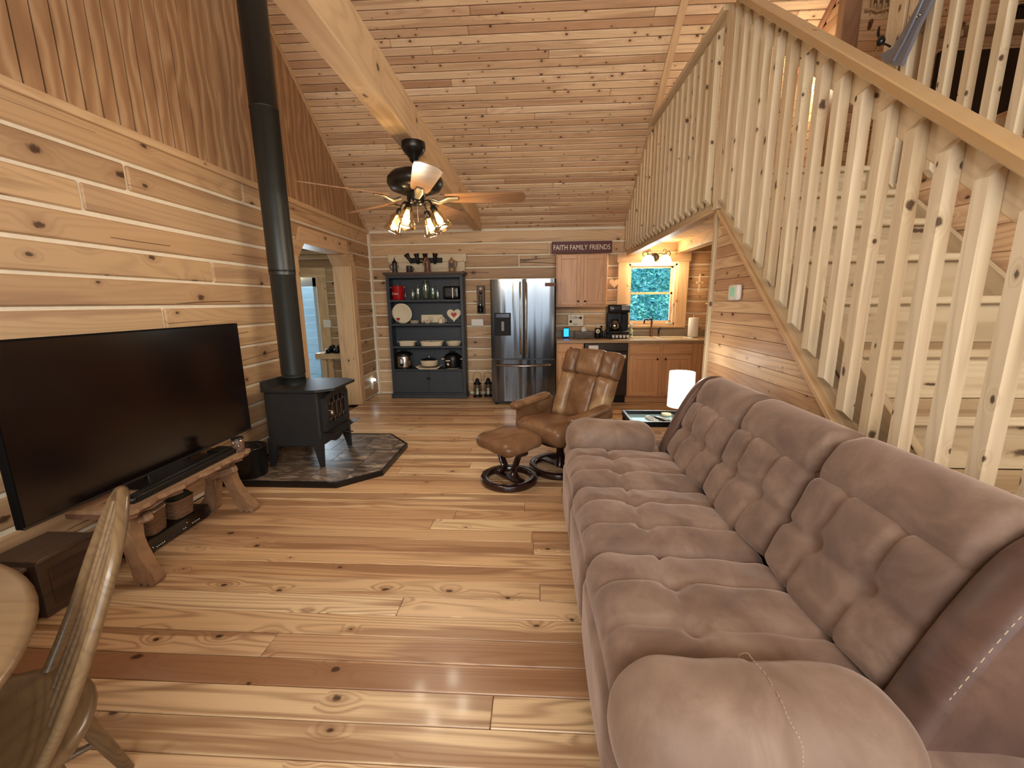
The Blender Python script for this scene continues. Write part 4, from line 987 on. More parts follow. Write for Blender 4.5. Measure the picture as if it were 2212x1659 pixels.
# ---- base cabinets
FYC = 5.93
b1 = thing('base_cabinet', 'oak base cabinet with a drawer between refrigerator and dishwasher', 'cabinet', (.5, 6.2, 0))
MB().b2((.300, FYC+.022, .1), (.682, 6.44, .872)).world('body', M['oak'], b1); MB().b2((.300, FYC+.08, 0), (.682, FYC+.1, .1)).world('toe_kick', M['oakh'], b1)
MB().b2((.300, FYC, .1), (.682, FYC+.022, .872), .002).world('face_frame', M['oak'], b1)
d = MB().b2((.325, FYC-.018, .745), (.66, FYC, .862), .004).world('drawer', M['oakh'], b1); MB().lathe([(.006, 0), (.006, .012), (.014, .018), (.015, .024), (.008, .03), (0, .031)], (.50, FYC-.018, .805), 14, rotm(90, 'X')).world('knob', M['bronze'], d)
panel_door(b1, .325, .66, .13, .72, FYC-.018, (.63, .66))
b2_ = thing('sink_cabinet', 'oak sink base cabinet with two doors under the kitchen window', 'cabinet', (1.9, 6.2, 0))
MB().b2((1.305, FYC+.022, .1), (2.70, 6.44, .735)).world('body', M['oak'], b2_); MB().b2((1.305, FYC+.08, 0), (2.70, FYC+.1, .1)).world('toe_kick', M['oakh'], b2_)
MB().b2((1.305, FYC, .1), (2.70, FYC+.022, .872), .002).world('face_frame', M['oak'], b2_)
for a, b in ((1.328, 1.745), (1.785, 2.19)): MB().b2((a, FYC-.018, .715), (b, FYC, .855), .004).world('false_drawer_front', M['oakh'], b2_)
panel_door(b2_, 1.328, 1.745, .12, .695, FYC-.018, (1.71, .645)); panel_door(b2_, 1.785, 2.19, .12, .695, FYC-.018, (1.82, .645)); panel_door(b2_, 2.26, 2.62, .12, .855, FYC-.018)
dw = thing('dishwasher', 'black stainless dishwasher under the counter, partly behind the leather chair', 'dishwasher', (.99, 6.2, 0))
dst = plain('black_stainless', '4a3f38', .32, .7)
MB().b2((.69, FYC+.02, .1), (1.30, 6.44, .87)).world('tub', M['black'], dw); MB().b2((.692, FYC-.02, .12), (1.298, FYC+.02, .745), .006).world('door', dst, dw)
MB().b2((.692, FYC-.03, .76), (1.298, FYC+.02, .868), .006).world('control_panel', dst, dw); MB().b2((.71, FYC-.01, .745), (1.28, FYC+.01, .762)).world('handle_recess', M['black'], dw)
MB().b2((.75, FYC-.033, .785), (.885, FYC-.029, .84)).world('sticker', M['white'], dw); MB().b2((1.10, FYC-.0225, .655), (1.275, FYC-.0195, .705)).world('badge_label', M['cream'], dw)
MB().b2((.70, FYC+.05, .0), (1.29, FYC+.07, .12)).world('toe_kick', M['black'], dw)
ct = thing('countertop', 'speckled tan kitchen countertop running under the window', 'countertop', (1.5, 6.2, .872))
mb = MB(); mb.b2((.292, 5.895, .873), (1.36, 6.478, .91), .004); mb.b2((1.36, 5.895, .873), (2.22, 6.01, .91), .004); mb.b2((1.36, 6.40, .873), (2.22, 6.478, .91), .004); mb.b2((2.22, 5.895, .873), (2.735, 6.478, .91), .004); mb.world('slab', M['counter'], ct)
MB().b2((.292, 6.46, .91), (2.735, 6.478, 1.01), .003).world('backsplash', plain('taupe_backsplash', '7d715f', .4, var=.2, vscale=100), ct)
sk = thing('kitchen_sink', 'cream drop in kitchen sink below the window', 'sink', (1.79, 6.2, .9))
mb = MB()
for lo, hi in (((1.34, 5.99, .905), (2.24, 6.03, .922)), ((1.34, 6.36, .905), (2.24, 6.42, .922)), ((1.34, 6.03, .905), (1.38, 6.36, .922)), ((2.20, 6.03, .905), (2.24, 6.36, .922)), ((1.77, 6.03, .905), (1.81, 6.36, .920))): mb.b2(lo, hi, .004)
mb.world('rim', M['sink'], sk); MB().b2((1.38, 6.03, .74), (2.20, 6.36, .75)).world('basin_floor', M['sink'], sk)
mb = MB(); mb.b2((1.375, 6.03, .74), (1.385, 6.36, .906)); mb.b2((2.195, 6.03, .74), (2.205, 6.36, .906)); mb.b2((1.38, 6.025, .74), (2.2, 6.035, .906)); mb.b2((1.38, 6.355, .74), (2.2, 6.365, .906)); mb.world('basin_wall', M['sink'], sk)
fc = thing('kitchen_faucet', 'tall bronze arched faucet behind the sink', 'faucet', (1.735, 6.39, .922))
fb = plain('antique_copper_bronze', '8a6048', .3, .8)
MB().lathe([(.03, 0), (.032, .008), (.02, .02), (.017, .05), (.024, .08), (.022, .11), (.014, .13), (.014, .2), (.02, .215), (.012, .23), (.012, .25)], (0, 0, 0), 18).build('body', fb, fc)
MB().tube(smooth_path([(0, 0, .235), (-.03, -.03, .262), (-.07, -.07, .25), (-.11, -.11, .262), (-.14, -.14, .25), (-.15, -.15, .20)], 4), [.011]*21, 10).build('spout', M['bronze'], fc)
MB().tube([(0, 0, .25), (.012, 0, .275), (.012, 0, .30)], [.012, .008, .011], 8).build('lever', M['bronze'], fc)
sp = thing('sink_sprayer', 'small dark sprayer to the right of the faucet', 'sprayer', (1.845, 6.39, .922))
MB().lathe([(.02, 0), (.018, .015), (.012, .03)], (0, 0, 0), 14).build('base', fb, sp); MB().tube([(0, 0, .03), (0, 0, .09), (.008, -.01, .12), (.025, -.02, .135)], [.011, .015, .014, .009], 10).build('wand', M['bronze'], sp)
so_ = thing('soap_bottle', 'clear soap bottle with a white pump on the counter beside the coffee maker', 'bottle', (1.445, 6.42, .922)); so_.location.z = .911
MB().lathe([(.027, 0), (.03, .006), (.03, .1), (.018, .12), (.012, .13)], (0, 0, 0), 16).build('bottle', plain('pale_green_soap', 'b9c49a', .15), so_)
mb = MB(); mb.lathe([(.013, .128), (.013, .15), (.02, .155), (.022, .19), (.015, .205), (0, .206)], (0, 0, 0), 14); mb.build('pump', M['white'], so_)
pt = thing('paper_towel_roll', 'upright white paper towel roll on a stand at the right end of the counter', 'paper towel', (2.315, 6.30, .911))
MB().lathe([(.07, 0), (.075, .006), (.07, .014), (.008, .016)], (0, 0, 0), 24).build('stand', M['chrome'], pt); MB().lathe([(.02, .016), (.068, .016), (.070, .02), (.070, .285), (.068, .288), (.02, .288)], (0, 0, 0), 30).build('roll', M['paper'], pt)
MB().lathe([(.006, .288), (.006, .3), (.014, .31), (.01, .322), (0, .325)], (0, 0, 0), 12).build('finial', M['chrome'], pt)
# coffee maker
cm = thing('coffee_maker', 'tall black drip coffee maker with a glass carafe, left of the window', 'coffee maker', (1.21, 6.30, .985))
MB().b2((-.155, -.13, 0), (.155, .12, .035), .01).build('base', M['black'], cm); MB().b2((-.155, .0, .03), (.155, .12, .30), .01).build('rear_tank', M['black'], cm)
mb = xf(rbox(.315, .25, .125, .02, (8, 8, 4)), Matrix.Translation((0, -.005, .355))); mb.build('brew_head', M['black'], cm)
MB().b2((.03, -.134, .335), (.145, -.126, .405), .004).build('silver_panel', M['chrome'], cm); MB().lathe([(0, .006), (.01, .005), (.011, 0)], (-.09, -.132, .36), 10, rotm(90, 'X')).build('button', M['white'], cm)
MB().lathe([(.03, 0), (.06, .01), (.075, .06), (.06, .12), (.045, .145), (.04, .15)], (-.045, -.055, .036), 24).build('carafe', thinglass('coffee_glass', '8a7768', .3, .04), cm)
MB().lathe([(.05, .146), (.05, .165), (0, .17)], (-.045, -.055, .036), 20).build('carafe_lid', M['black'], cm); MB().tube(bez((-.10, -.08, .17), (-.15, -.12, .17), (-.15, -.12, .06), (-.105, -.085, .06), 8), .008, 8).build('carafe_handle', M['black'], cm)
MB().b2((.04, -.10, .03), (.14, .0, .29), .012).build('side_column', M['black'], cm)
pd_ = thing('pod_drawer', 'black coffee pod drawer holding a row of white pods under the coffee maker', 'pod holder', (1.235, 6.29, .911))
MB().b2((-.165, -.15, 0), (.165, .15, .012), .003).build('base_tray', M['black'], pd_); MB().b2((-.165, -.15, .06), (.165, .15, .073), .003).build('top_plate', M['black'], pd_)
MB().b2((-.165, .02, .01), (.165, .14, .062)).build('drawer_body', M['black'], pd_)
for i in range(5):
    q = thing('coffee_pod', ['coffee pod at the left end of the drawer', 'second coffee pod from the left', 'middle coffee pod of the five', 'second coffee pod from the right', 'coffee pod at the right end of the drawer'][i], 'coffee pod', (1.235-.10+.052*i, 6.16, .923+.001), 0, 'coffee pods in the drawer')
    MB().lathe([(.017, 0), (.018, .002), (.0225, .038), (.0235, .04), (0, .041)], (0, 0, 0), 14).build('cup', M['white'], q)
# clock, tissue box, sign, bits
c_ = thing('digital_clock', 'glowing blue smart display at the left end of the counter', 'clock', (.457, 6.25, .911))
xf(rbox(.095, .03, .155, .014, (4, 2, 6)), Matrix.Translation((0, 0, .085))).build('housing', M['black'], c_); MB().b2((-.038, -.0165, .028), (.038, -.0148, .148)).build('screen', emit('blue_screen', '1f9cff', 2.2, '1060a0'), c_)
MB().box((0, .02, .006), (.09, .08, .012), .004).build('stand', M['black'], c_)
tx = thing('tissue_box', 'weathered grey slatted wooden tissue box on the counter', 'tissue box', (.715, 6.30, .911))
gw = wood('grey_barnwood', ['6a6259', '786d62', '5c554e'], '3f3a35', rough=.8, grain=40, knots=0)
for i in range(3):
    plank('slat', tx, gw, (.715, 6.235, .931+.034*i), (1, 0, 0), (0, 0, 1), (.265, .03, .01), .002)
MB().b2((-.13, -.058, .002), (.13, .07, .10)).build('box', M['hutcht'], tx)
mb = MB(); n = 14; vs = [(0, 0, .17)]
for ring in range(3):
    for k in range(n):
        a = 2*PI*k/n; r_ = (.02, .04, .035)[ring]*(1+.3*math.sin(3*a+ring)); vs.append((r_*math.cos(a), r_*.5*math.sin(a), (.16, .13, .098)[ring]+.012*math.sin(5*a)))
fs = [(0, 1+k, 1+(k+1) % n) for k in range(n)]+[(1+r*n+k, 1+(r+1)*n+k, 1+(r+1)*n+(k+1) % n, 1+r*n+(k+1) % n) for r in range(2) for k in range(n)]
mb.add(vs, fs, True); mb.build('tissue', M['paper'], tx)
cs = thing('coffee_sign', 'small square cream sign with coffee lettering hanging under the wall cabinet', 'sign', (.615, 6.47, 1.165))
MB().box((0, .0, 0), (.235, .014, .175), .003).build('board', M['cream'], cs)
text('lettering', 'Coffee', .055, M['black'], cs, (-.015, -.0085, .045), (PI/2, 0, 0), .0008); text('lettering', 'bar', .05, M['black'], cs, (0, -.0085, -.055), (PI/2, 0, 0), .0008)
for x, z in ((.075, .04), (-.075, -.015)): MB().lathe([(.018, 0), (.02, .004), (0, .005)], (x, -.008, z), 12, rotm(90, 'X')).build('bean_motif', M['darkwood'], cs)
MB().tube([(-.08, 0, .087), (0, .0, .19), (.08, 0, .087)], .0015, 5).build('cord', M['bark'], cs)
ut = thing('owl_canister', 'dark round canister with a pale round face beside the tissue box', 'canister', (.925, 6.27, .911))
MB().lathe([(.04, 0), (.045, .01), (.045, .14), (.04, .15), (0, .152)], (0, 0, 0), 18).build('jar', M['black'], ut); MB().lathe([(0, .008), (.028, .006), (.032, 0)], (-.005, -.044, .105), 18, rotm(90, 'X')).build('face_disc', M['cream'], ut)
MB().lathe([(0, .006), (.009, .004), (.01, 0)], (-.005, -.051, .105), 10, rotm(90, 'X')).build('eye', M['black'], ut); MB().tube([(0, 0, .15), (.002, 0, .20), (.0, 0, .215)], [.006, .008, .004], 8).build('stopper', M['white'], ut)
for i, (x, yv, h_) in enumerate(((.985, 6.33, .16), (1.035, 6.25, .10))):
    q = thing('black_grinder', ['tall dark bottle between canister and coffee maker', 'short dark jar tight against the coffee maker'][i], 'bottle', (x-.0, yv, .911)); MB().lathe([(.022, 0), (.024, .006), (.022, h_*.6), (.014, h_*.72), (.013, h_)], (0, 0, 0), 14).build('bottle', M['black'], q); MB().lathe([(.016, h_), (.016, h_+.02), (0, h_+.022)], (0, 0, 0), 12).build('cap', M['bronze'], q)
sl = thing('sill_bar', 'small white soap bar dish on the lower right of the kitchen window sill', 'soap dish', (2.03, BY-.05, 1.10)); MB().box((0, 0, .012), (.10, .03, .018), .006).build('dish', M['white'], sl); MB().box((0, 0, .028), (.07, .02, .014), .006).build('soap', M['cream'], sl)
# ---- wall ornaments by the window
hw = thing('wooden_heart', 'small tan wooden heart on the wall left of the kitchen window', 'ornament', (1.18, 6.49, 1.715)); MB().prism([(x, z) for x, z in heart(.075)], .02, (0, .01, 0), (1, 0, 0), (0, 0, 1)).build('heart', M['trim'], hw); MB().tube([(-.03, 0, .05), (0, .0, .10), (.03, 0, .05)], .002, 5).build('cord', M['bark'], hw)
cr = thing('wall_cross', 'small cream cross on the log wall right of the kitchen window', 'cross', (2.43, 6.49, 1.70))
MB().prism([(-.010, -.13), (.010, -.13), (.02, -.10), (.010, -.07), (.013, .0), (.045, -.012), (.055, .006), (.045, .024), (.013, .016), (.010, .08), (.004, .13), (-.004, .13), (-.010, .08), (-.013, .016), (-.045, .024), (-.055, .006), (-.045, -.012), (-.013, 0), (-.010, -.07), (-.02, -.10)], .015, (0, .01, 0), (1, 0, 0), (0, 0, 1)).build('cross', M['cream'], cr)
MB().lathe([(0, .006), (.016, .004), (.018, 0)], (0, -.004, .006), 14, rotm(90, 'X')).build('centre_boss', M['trim'], cr)
# ---- vanity light over the window
vl = thing('vanity_light', 'bronze two light scrolled fixture with frosted bell shades over the kitchen window', 'light fixture', (1.76, 6.5, 2.09))
MB().lathe([(.06, 0), (.06, .01), (.045, .02), (.02, .03), (0, .032)], (0, .0, -.01), 24, rotm(90, 'X')).build('back_plate', M['bronze'], vl)
for q in (-1, 1):
    MB().tube(smooth_path([(0, -.03, -.01), (q*.05, -.06, .04), (q*.11, -.09, .02), (q*.16, -.1, .06), (q*.20, -.08, .03), (q*.17, -.08, -.01)], 4), .006, 6).build('scroll_arm', M['bronze'], vl)
    MB().tube(smooth_path([(q*.12, -.09, .02), (q*.13, -.1, .075), (q*.10, -.09, .09), (q*.09, -.08, .06)], 4), .004, 6).build('scroll', M['bronze'], vl)
    MB().lathe([(.018, .0), (.022, -.02), (.02, -.025)], (q*.12, -.1, .03), 14).build('fitter', M['bronze'], vl)
    MB().lathe([(.022, 0), (.05, -.012), (.078, -.045), (.088, -.085), (.095, -.10), (.091, -.10), (.074, -.045), (.045, -.018), (.02, -.006)], (q*.12, -.1, .01), 26, cap=False).build('shade', emit('frosted_shade_glow', 'ffdca0', 2.6, 'fff4e0'), vl)
    point('vanity_bulb_light', (1.76+q*.12, 6.36, 2.0), 17, (1, .74, .44), .04); point('vanity_glow_light', (1.76+q*.12, 6.30, 2.15), 4, (1, .72, .42), .05)
# ================================================================== LIVING ROOM
# ---- hearth pad with stone tiles
hp = [(LX+.015, 3.03), (-1.586, 3.03), (-1.30, 3.29), (-1.30, 3.99), (-1.575, 4.31), (LX+.015, 4.31)]
ht = thing('hearth_pad', 'clipped corner stone tile hearth pad with a black edge under the wood stove', 'hearth', (-1.95, 3.67, 0))
MB().prism(hp, .03, (0, 0, 0)).world('base', M['black'], ht)
def inset(poly, d):
    out = []; n = len(poly)
    for i in range(n):
        a, b, c = Vector(poly[i-1]+(0,)), Vector(poly[i]+(0,)), Vector(poly[(i+1) % n]+(0,))
        e1 = (b-a).normalized(); e2 = (c-b).normalized(); n1 = Vector((-e1.y, e1.x, 0)); n2 = Vector((-e2.y, e2.x, 0)); m = (n1+n2).normalized(); out.append(tuple((b+m*d/max(.3, m.dot(n1)))[:2]))
    return out
ip = inset(hp, .022)
mb = MB()
for i in range(len(hp)):
    a, b = hp[i], hp[(i+1) % len(hp)]; c, d = ip[(i+1) % len(hp)], ip[i]; mb.prism([a, b, c, d], .018, (0, 0, .028))
mb.world('edge_trim', M['black'], ht)
def clip(poly, conv):
    for i in range(len(conv)):
        a, b = conv[i], conv[(i+1) % len(conv)]; out = []
        side = lambda p: (b[0]-a[0])*(p[1]-a[1])-(b[1]-a[1])*(p[0]-a[0])
        for j in range(len(poly)):
            p, q = poly[j-1], poly[j]; sp_, sq = side(p), side(q)
            if (sp_ >= 0) != (sq >= 0):
                t = sp_/(sp_-sq); out.append((p[0]+(q[0]-p[0])*t, p[1]+(q[1]-p[1])*t))
            if sq >= 0: out.append(q)
        poly = out
        if len(poly) < 3: return []
    return poly
t_ = NT('brown_slate_tile'); tc_ = t_.n('ShaderNodeTexCoord').outputs['Object']; oi_ = t_.n('ShaderNodeObjectInfo').outputs['Random']
v_ = t_.n('ShaderNodeVectorMath', operation='ADD'); t_.l(tc_, v_.inputs[0]); cx_ = t_.n('ShaderNodeCombineXYZ'); t_.l(t_.math('MULTIPLY', oi_, 20.0), cx_.inputs[0]); t_.l(t_.math('MULTIPLY', oi_, 9.0), cx_.inputs[1]); t_.l(cx_.outputs[0], v_.inputs[1])
f1 = t_.noise(t_.mapped(v_.outputs[0], (4, 13, 5), (0, 0, .5)), 1, 5, .65, 1.2)
t_.l(t_.mix(t_.math('MULTIPLY', oi_, .22), t_.ramp(f1, [(.38, lin('2f2824')), (.48, lin('4d443e')), (.56, lin('7a6d60')), (.66, lin('b5a48e'))]), lin('9b8468')), t_.b.inputs['Base Color'])
t_.b.inputs['Roughness'].default_value = .38; t_.bump(f1, .4, .004); TM = t_.m
rr = random.Random(4); y = 3.05; ri = 0
while y < 4.3:
    hgt = (.30, .15)[ri % 3 == 1]; x = LX-.2-(.15 if ri % 2 else 0)
    while x < -1.28:
        wd_ = .30 if hgt > .2 else (.45 if rr.random() < .5 else .3)
        q = clip([(x+.003, y+.003), (x+wd_-.003, y+.003), (x+wd_-.003, y+hgt-.003), (x+.003, y+hgt-.003)], ip)
        if len(q) > 2: MB().prism(q, .012, (0, 0, .030)).world('tile', TM, ht)
        x += wd_
    y += hgt; ri += 1
HZ = .042
# ---- wood stove
sv = thing('wood_stove', 'black cast iron wood stove with a latticed glass door on the tiled hearth', 'stove', (-2.09, 3.64, HZ))
ST = M['stove']
MB().b2((-2.33, 3.36, .22), (-1.86, 3.93, .71), .012).world('body', ST, sv)
MB().prism([(-2.34, 3.35), (-1.86, 3.34), (-1.74, 3.44), (-1.74, 3.86), (-1.86, 3.95), (-2.34, 3.94)], .022, (0, 0, .712)).world('top_plate', ST, sv)
MB().prism([(-2.345, .72), (-2.30, .72), (-2.345, .80)], .58, (0, 3.94, 0), (1, 0, 0), (0, 0, 1)).world('rear_heat_shield', ST, sv)
for x, sx in ((-2.29, -1), (-1.90, 1)):
    for yv, sy in ((3.385, -1), (3.905, 1)):
        mb = MB(); a = (x-.045, yv-.03), (x+.045, yv+.03); vs = [(a[0][0], a[0][1], .30), (a[1][0], a[0][1], .30), (a[1][0], a[1][1], .30), (a[0][0], a[1][1], .30)]
        bx2, by2 = x+sx*.03, yv+sy*.015
        vs += [(bx2-.016, by2-.016, HZ), (bx2+.016, by2-.016, HZ), (bx2+.016, by2+.016, HZ), (bx2-.016, by2+.016, HZ)]
        mb.add(vs, [(0, 1, 2, 3), (7, 6, 5, 4), (0, 4, 5, 1), (1, 5, 6, 2), (2, 6, 7, 3), (3, 7, 4, 0)]); mb.world('leg', ST, sv)
# door on the +X face
dy0, dy1, dz0, dz1 = 3.42, 3.87, .345, .69
arch = lambda y0, y1, z0, z1, h_, n=10: [(y0, z0), (y1, z0), (y1, z1-h_)]+[(y1-(y1-y0)*i/n, z1-h_+h_*math.sin(PI*i/n)**.8) for i in range(1, n)]+[(y0, z1-h_)]
dO = arch(dy0, dy1, dz0, dz1, .05); dI = arch(dy0+.055, dy1-.055, dz0+.055, dz1-.055, .035)
mb = MB(); n = len(dO); vs = []
for X_ in (-1.86, -1.825):
    vs += [(X_, p[0], p[1]) for p in dO]+[(X_, p[0], p[1]) for p in dI]
fs = []
for k in range(n):
    j = (k+1) % n; fs += [(2*n+k, 2*n+j, 3*n+j, 3*n+k), (k, j, 2*n+j, 2*n+k)[::-1], (n+k, n+j, 3*n+j, 3*n+k)]
mb.add(vs, fs); dr_ = mb.world('door', ST, sv)
mb = MB(); mb.add([(-1.84, p[0], p[1]) for p in dI], [tuple(range(n))]); g_ = mb.world('glass', M['screen'], dr_)
lat = plain('lattice_bars', '5a5048', .4, .3)
ly = [dy0+.055+(dy1-dy0-.11)*i/4 for i in range(5)]; zl, zh = dz0+.115, dz1-.135
mb = MB()
for i in range(4):
    a, b = ly[i], ly[i+1]; m_ = (a+b)/2
    pts = [(a, zl), (m_-.018, zl-.03), (m_, zl-.012), (m_+.018, zl-.03), (b, zl)]
    mb.tube([(-1.834, p[0], p[1]) for p in pts], .0035, 5); mb.tube([(-1.834, a, zh), (-1.834, m_-.018, zh+.025), (-1.834, m_, zh+.01), (-1.834, m_+.018, zh+.025), (-1.834, b, zh)], .0035, 5)
    mb.tube([(-1.834, m_, zl-.012), (-1.834, m_, dz0+.055)], .0035, 5); mb.tube([(-1.834, m_, zh+.01), (-1.834, m_, dz1-.06)], .0035, 5)
    if i: mb.tube([(-1.834, a, zl), (-1.834, a, zh)], .0035, 5)
lt_ = mb.world('lattice', lat, dr_, kind='stuff')
MB().tube([(-1.82, 3.455, .53), (-1.785, 3.455, .53), (-1.775, 3.455, .50)], .006, 8).world('handle', M['chrome'], dr_)
MB().lathe([(.004, 0), (.016, .008), (.018, .03), (.010, .045), (0, .046)], (-1.785, 3.455, .485), 12).world('spring_grip', M['chrome'], dr_)
MB().prism([(-1.86, .335), (-1.73, .335), (-1.71, .35), (-1.86, .325)][::-1], .46, (0, 3.88, 0), (1, 0, 0), (0, 0, 1)).world('ash_lip', ST, sv)
MB().prism([(3.40, .325), (3.40, .25), (3.50, .245), (3.60, .205), (3.68, .205), (3.78, .245), (3.89, .25), (3.89, .325)][::-1], .02, (-1.868, 0, 0), (0, 1, 0), (0, 0, 1)).world('apron', ST, sv)
MB().tube([(-1.87, 3.70, .265), (-1.72, 3.70, .262)], .006, 8).world('damper_rod', M['chrome'], sv)
# ---- stove pipe
pp = thing('stove_pipe', 'matte black stove pipe rising from the wood stove through the ceiling', 'stove pipe', (-2.205, 3.64, .735))
PM = M['blackiron']; pc = (-2.205, 3.64, 0)
MB().lathe([(.096, .735), (.096, .80), (.100, .80), (.100, .808), (.096, .808), (.096, .86)], pc, 28).world('collar', PM, pp)
MB().lathe([(.102, .83), (.102, 1.72), (.106, 1.725), (.106, 1.74)], pc, 28).world('pipe_section', PM, pp)
MB().lathe([(.106, 1.70), (.106, 3.0), (.109, 3.0), (.109, 3.015), (.106, 3.015), (.106, cz(3.64)+.10)], pc, 28).world('pipe_section', PM, pp)
MB().box((-2.205, 3.64, cz(3.64)-.02), (.36, .42, .02), .003, rotm(-36.5, 'X')).world('ceiling_flange', PM, pp)
# ---- black bucket
bk_ = thing('ash_bucket', 'round black bucket on the hearth between bench and stove', 'bucket', (-2.39, 3.185, HZ))
MB().lathe([(.118, 0), (.122, .01), (.128, .235), (.134, .24), (.134, .25), (.127, .25), (.12, .02), (0, .015)], (0, 0, 0), 28).build('bucket', M['black'], bk_)
MB().tube([(.127*math.cos(a), -.14*math.sin(a)*.2-.0, .24+.055*math.sin(a)) for a in [PI*i/12 for i in range(13)]], .004, 6).build('bail_handle', M['blackm'], bk_)
# ---- television
tv = thing('television', 'large flat black television standing on the rustic bench', 'television', (-2.2, 2.27, .462))
MB().b2((-2.245, 1.525, .50), (-2.205, 3.0, 1.315), .003).world('housing', plain('matte_black_housing', '0b0a0a', .8, spec=.1), tv)
MB().b2((-2.206, 1.533, .515), (-2.2025, 2.992, 1.307)).world('screen', M['screen'], tv)
MB().b2((-2.207, 1.525, .50), (-2.2015, 3.0, .512), .001).world('lower_bezel', plain('gunmetal_bezel', '4b4744', .3, .8), tv)
MB().b2((-2.24, 2.12, .47), (-2.21, 2.42, .52), .004).world('stand_neck', M['black'], tv); MB().b2((-2.33, 2.0, .4625), (-2.10, 2.55, .474), .004).world('stand_foot', M['black'], tv)
# ---- rustic bench
bn = thing('rustic_bench', 'live edge cedar slab bench with splayed root legs under the television', 'bench', (-2.17, 2.24, 0))
rr = random.Random(12); mb = MB(); top = []; bot = []; n = 26
fr_e = [(-1.985+.009*math.sin(i*.9)+.008*math.sin(i*2.3), 1.775+i*.9/n) for i in range(n+1)]; bk_e = [(-2.345+.012*math.sin(i*1.3), 1.775+i*.9/n) for i in range(n+1)]
poly = fr_e+bk_e[::-1]
MB().prism(poly, .022, (0, 0, .438)).world('seat_slab', M['bench'], bn)
inner = [(x-.02+.008*math.sin(i*1.7), y_) for i, (x, y_) in enumerate(fr_e)]+[(x+.02, y_) for x, y_ in bk_e[::-1]]
MB().prism(inner, .026, (0, 0, .413)).world('bark_underside', M['bark'], bn)
for yv, sy in ((1.95, -1), (2.58, 1)):
    for sx in (1, -1):
        ol = [(-.02, .43), (.085, .43), (.100, .30), (.125, .19), (.165, .105), (.205, .062), (.222, .030), (.215, .004), (.190, .0), (.182, .014), (.170, .0), (.150, .002), (.142, .016), (.128, .0), (.105, .004), (.085, .05), (.060, .13), (.030, .24), (-.02, .34)]
        ol = [(p.x, p.y) for p in smooth_path([Vector((p[0], p[1], 0)) for p in ol], 2)]
        mb = MB(); nn = len(ol); rings = []
        for dy_, k_ in ((-.032, .004), (-.024, 0), (.024, 0), (.032, .004)):
            rings.append([(-2.195+sx*(px_*.92), yv+sy*.03+dy_+sy*.05*(1-pz_/.43)+.004*math.sin(pz_*40+dy_*60), max(0, pz_+(k_ if pz_ < .03 else 0)*.5)) for px_, pz_ in ol])
        vs = [v for r_ in rings for v in r_]; fs = [(i*nn+k, i*nn+(k+1) % nn, (i+1)*nn+(k+1) % nn, (i+1)*nn+k) for i in range(3) for k in range(nn)]+[tuple(range(nn))[::-1], tuple(range(3*nn, 4*nn))]
        if sx < 0: fs = [f[::-1] for f in fs]
        mb.add(vs, fs)
        mb.world('leg', M['root'], bn)
    MB().box((-2.17, yv+sy*.01, .31), (.24, .05, .05), .01, rotm(-18*1, 'Y')).world('brace', M['bench'], bn)
def wb_thing(name, label, cat, loc, **k): return thing(name, label, cat, loc, **k)
t = thing('soundbar', 'long black soundbar on the bench in front of the television', 'soundbar', (-2.062, 2.24, .4605)); xf(rbox(.07, .80, .036, .012, (3, 12, 3)), Matrix.Translation((0, 0, .018))).build('bar', M['black'], t); MB().b2((.033, -.38, .006), (.0365, .38, .030)).build('grille', M['blackm'], t)
t = thing('black_tablet', 'flat black box lying at the far end of the bench top', 'media box', (-2.17, 2.62, .4755)); t.location = (-2.155, 2.605, .4605); MB().box((0, 0, .012), (.12, .11, .022), .005).build('box', M['black'], t); MB().b2((.055, -.05, .006), (.0615, .05, .018)).build('front_strip', M['chrome'], t)
ow = NT('black_white_pattern'); tcw = ow.n('ShaderNodeTexCoord').outputs['Object']; vv = ow.n('ShaderNodeTexVoronoi'); vv.inputs['Scale'].default_value = 38; ow.l(tcw, vv.inputs['Vector']); ow.l(ow.ramp(vv.outputs['Distance'], [(.28, lin('d8c2a4')), (.34, lin('2a1f1a')), (.6, lin('6b4f3c'))]), ow.b.inputs['Base Color'])
t = thing('patterned_tin', 'small black and cream patterned tin at the far end of the bench', 'tin', (-2.06, 2.637, .4605)); t.location = (-2.035, 2.617, .4605)
MB().lathe([(.034, 0), (.036, .004), (.036, .085), (.033, .09)], (0, 0, 0), 20).build('tin', ow.m, t); MB().lathe([(.0375, .088), (.0375, .098), (.01, .102), (0, .102)], (0, 0, 0), 20).build('lid', M['black'], t)
# ---- boxes and electronics below
av = thing('av_receiver', 'low black stereo receiver with tiny white buttons on the floor under the bench', 'receiver', (-2.42, 2.36, 0)); av.location = (-2.37, 2.31, 0)
MB().b2((-.115, -.25, .008), (.10, .25, .095), .004).build('case', M['black'], av)
MB().b2((.098, -.245, .012), (.1035, .245, .092), .001).build('front_panel', M['screen'], av)
mb = MB()
for yv, z in [(-.165+.013*i, .03) for i in range(5)]+[(.03, .032), (.045, .032)]+[(.10+.014*i, .034) for i in range(5)]+[(.06, .06), (-.19, .04)]: mb.lathe([(.0022, 0), (.0022, .002), (0, .0022)], (.1035, yv, z), 6, rotm(90, 'Y'))
mb.build('button_lights', emit('tiny_lights', 'f4ead0', .6), av, kind='stuff')
mb = MB()
for x in (-.09, .08):
    for yv in (-.18, .18): mb.lathe([(.012, 0), (.012, .009)], (x, yv, 0), 8)
mb.build('feet', M['blackm'], av)
wk = NT('wicker'); tcw = wk.n('ShaderNodeTexCoord').outputs['Object']; wv = wk.n('ShaderNodeTexWave'); wv.inputs['Scale'].default_value = 26; wv.bands_direction = 'Z'; wk.l(tcw, wv.inputs['Vector']); wv.inputs['Distortion'].default_value = 2
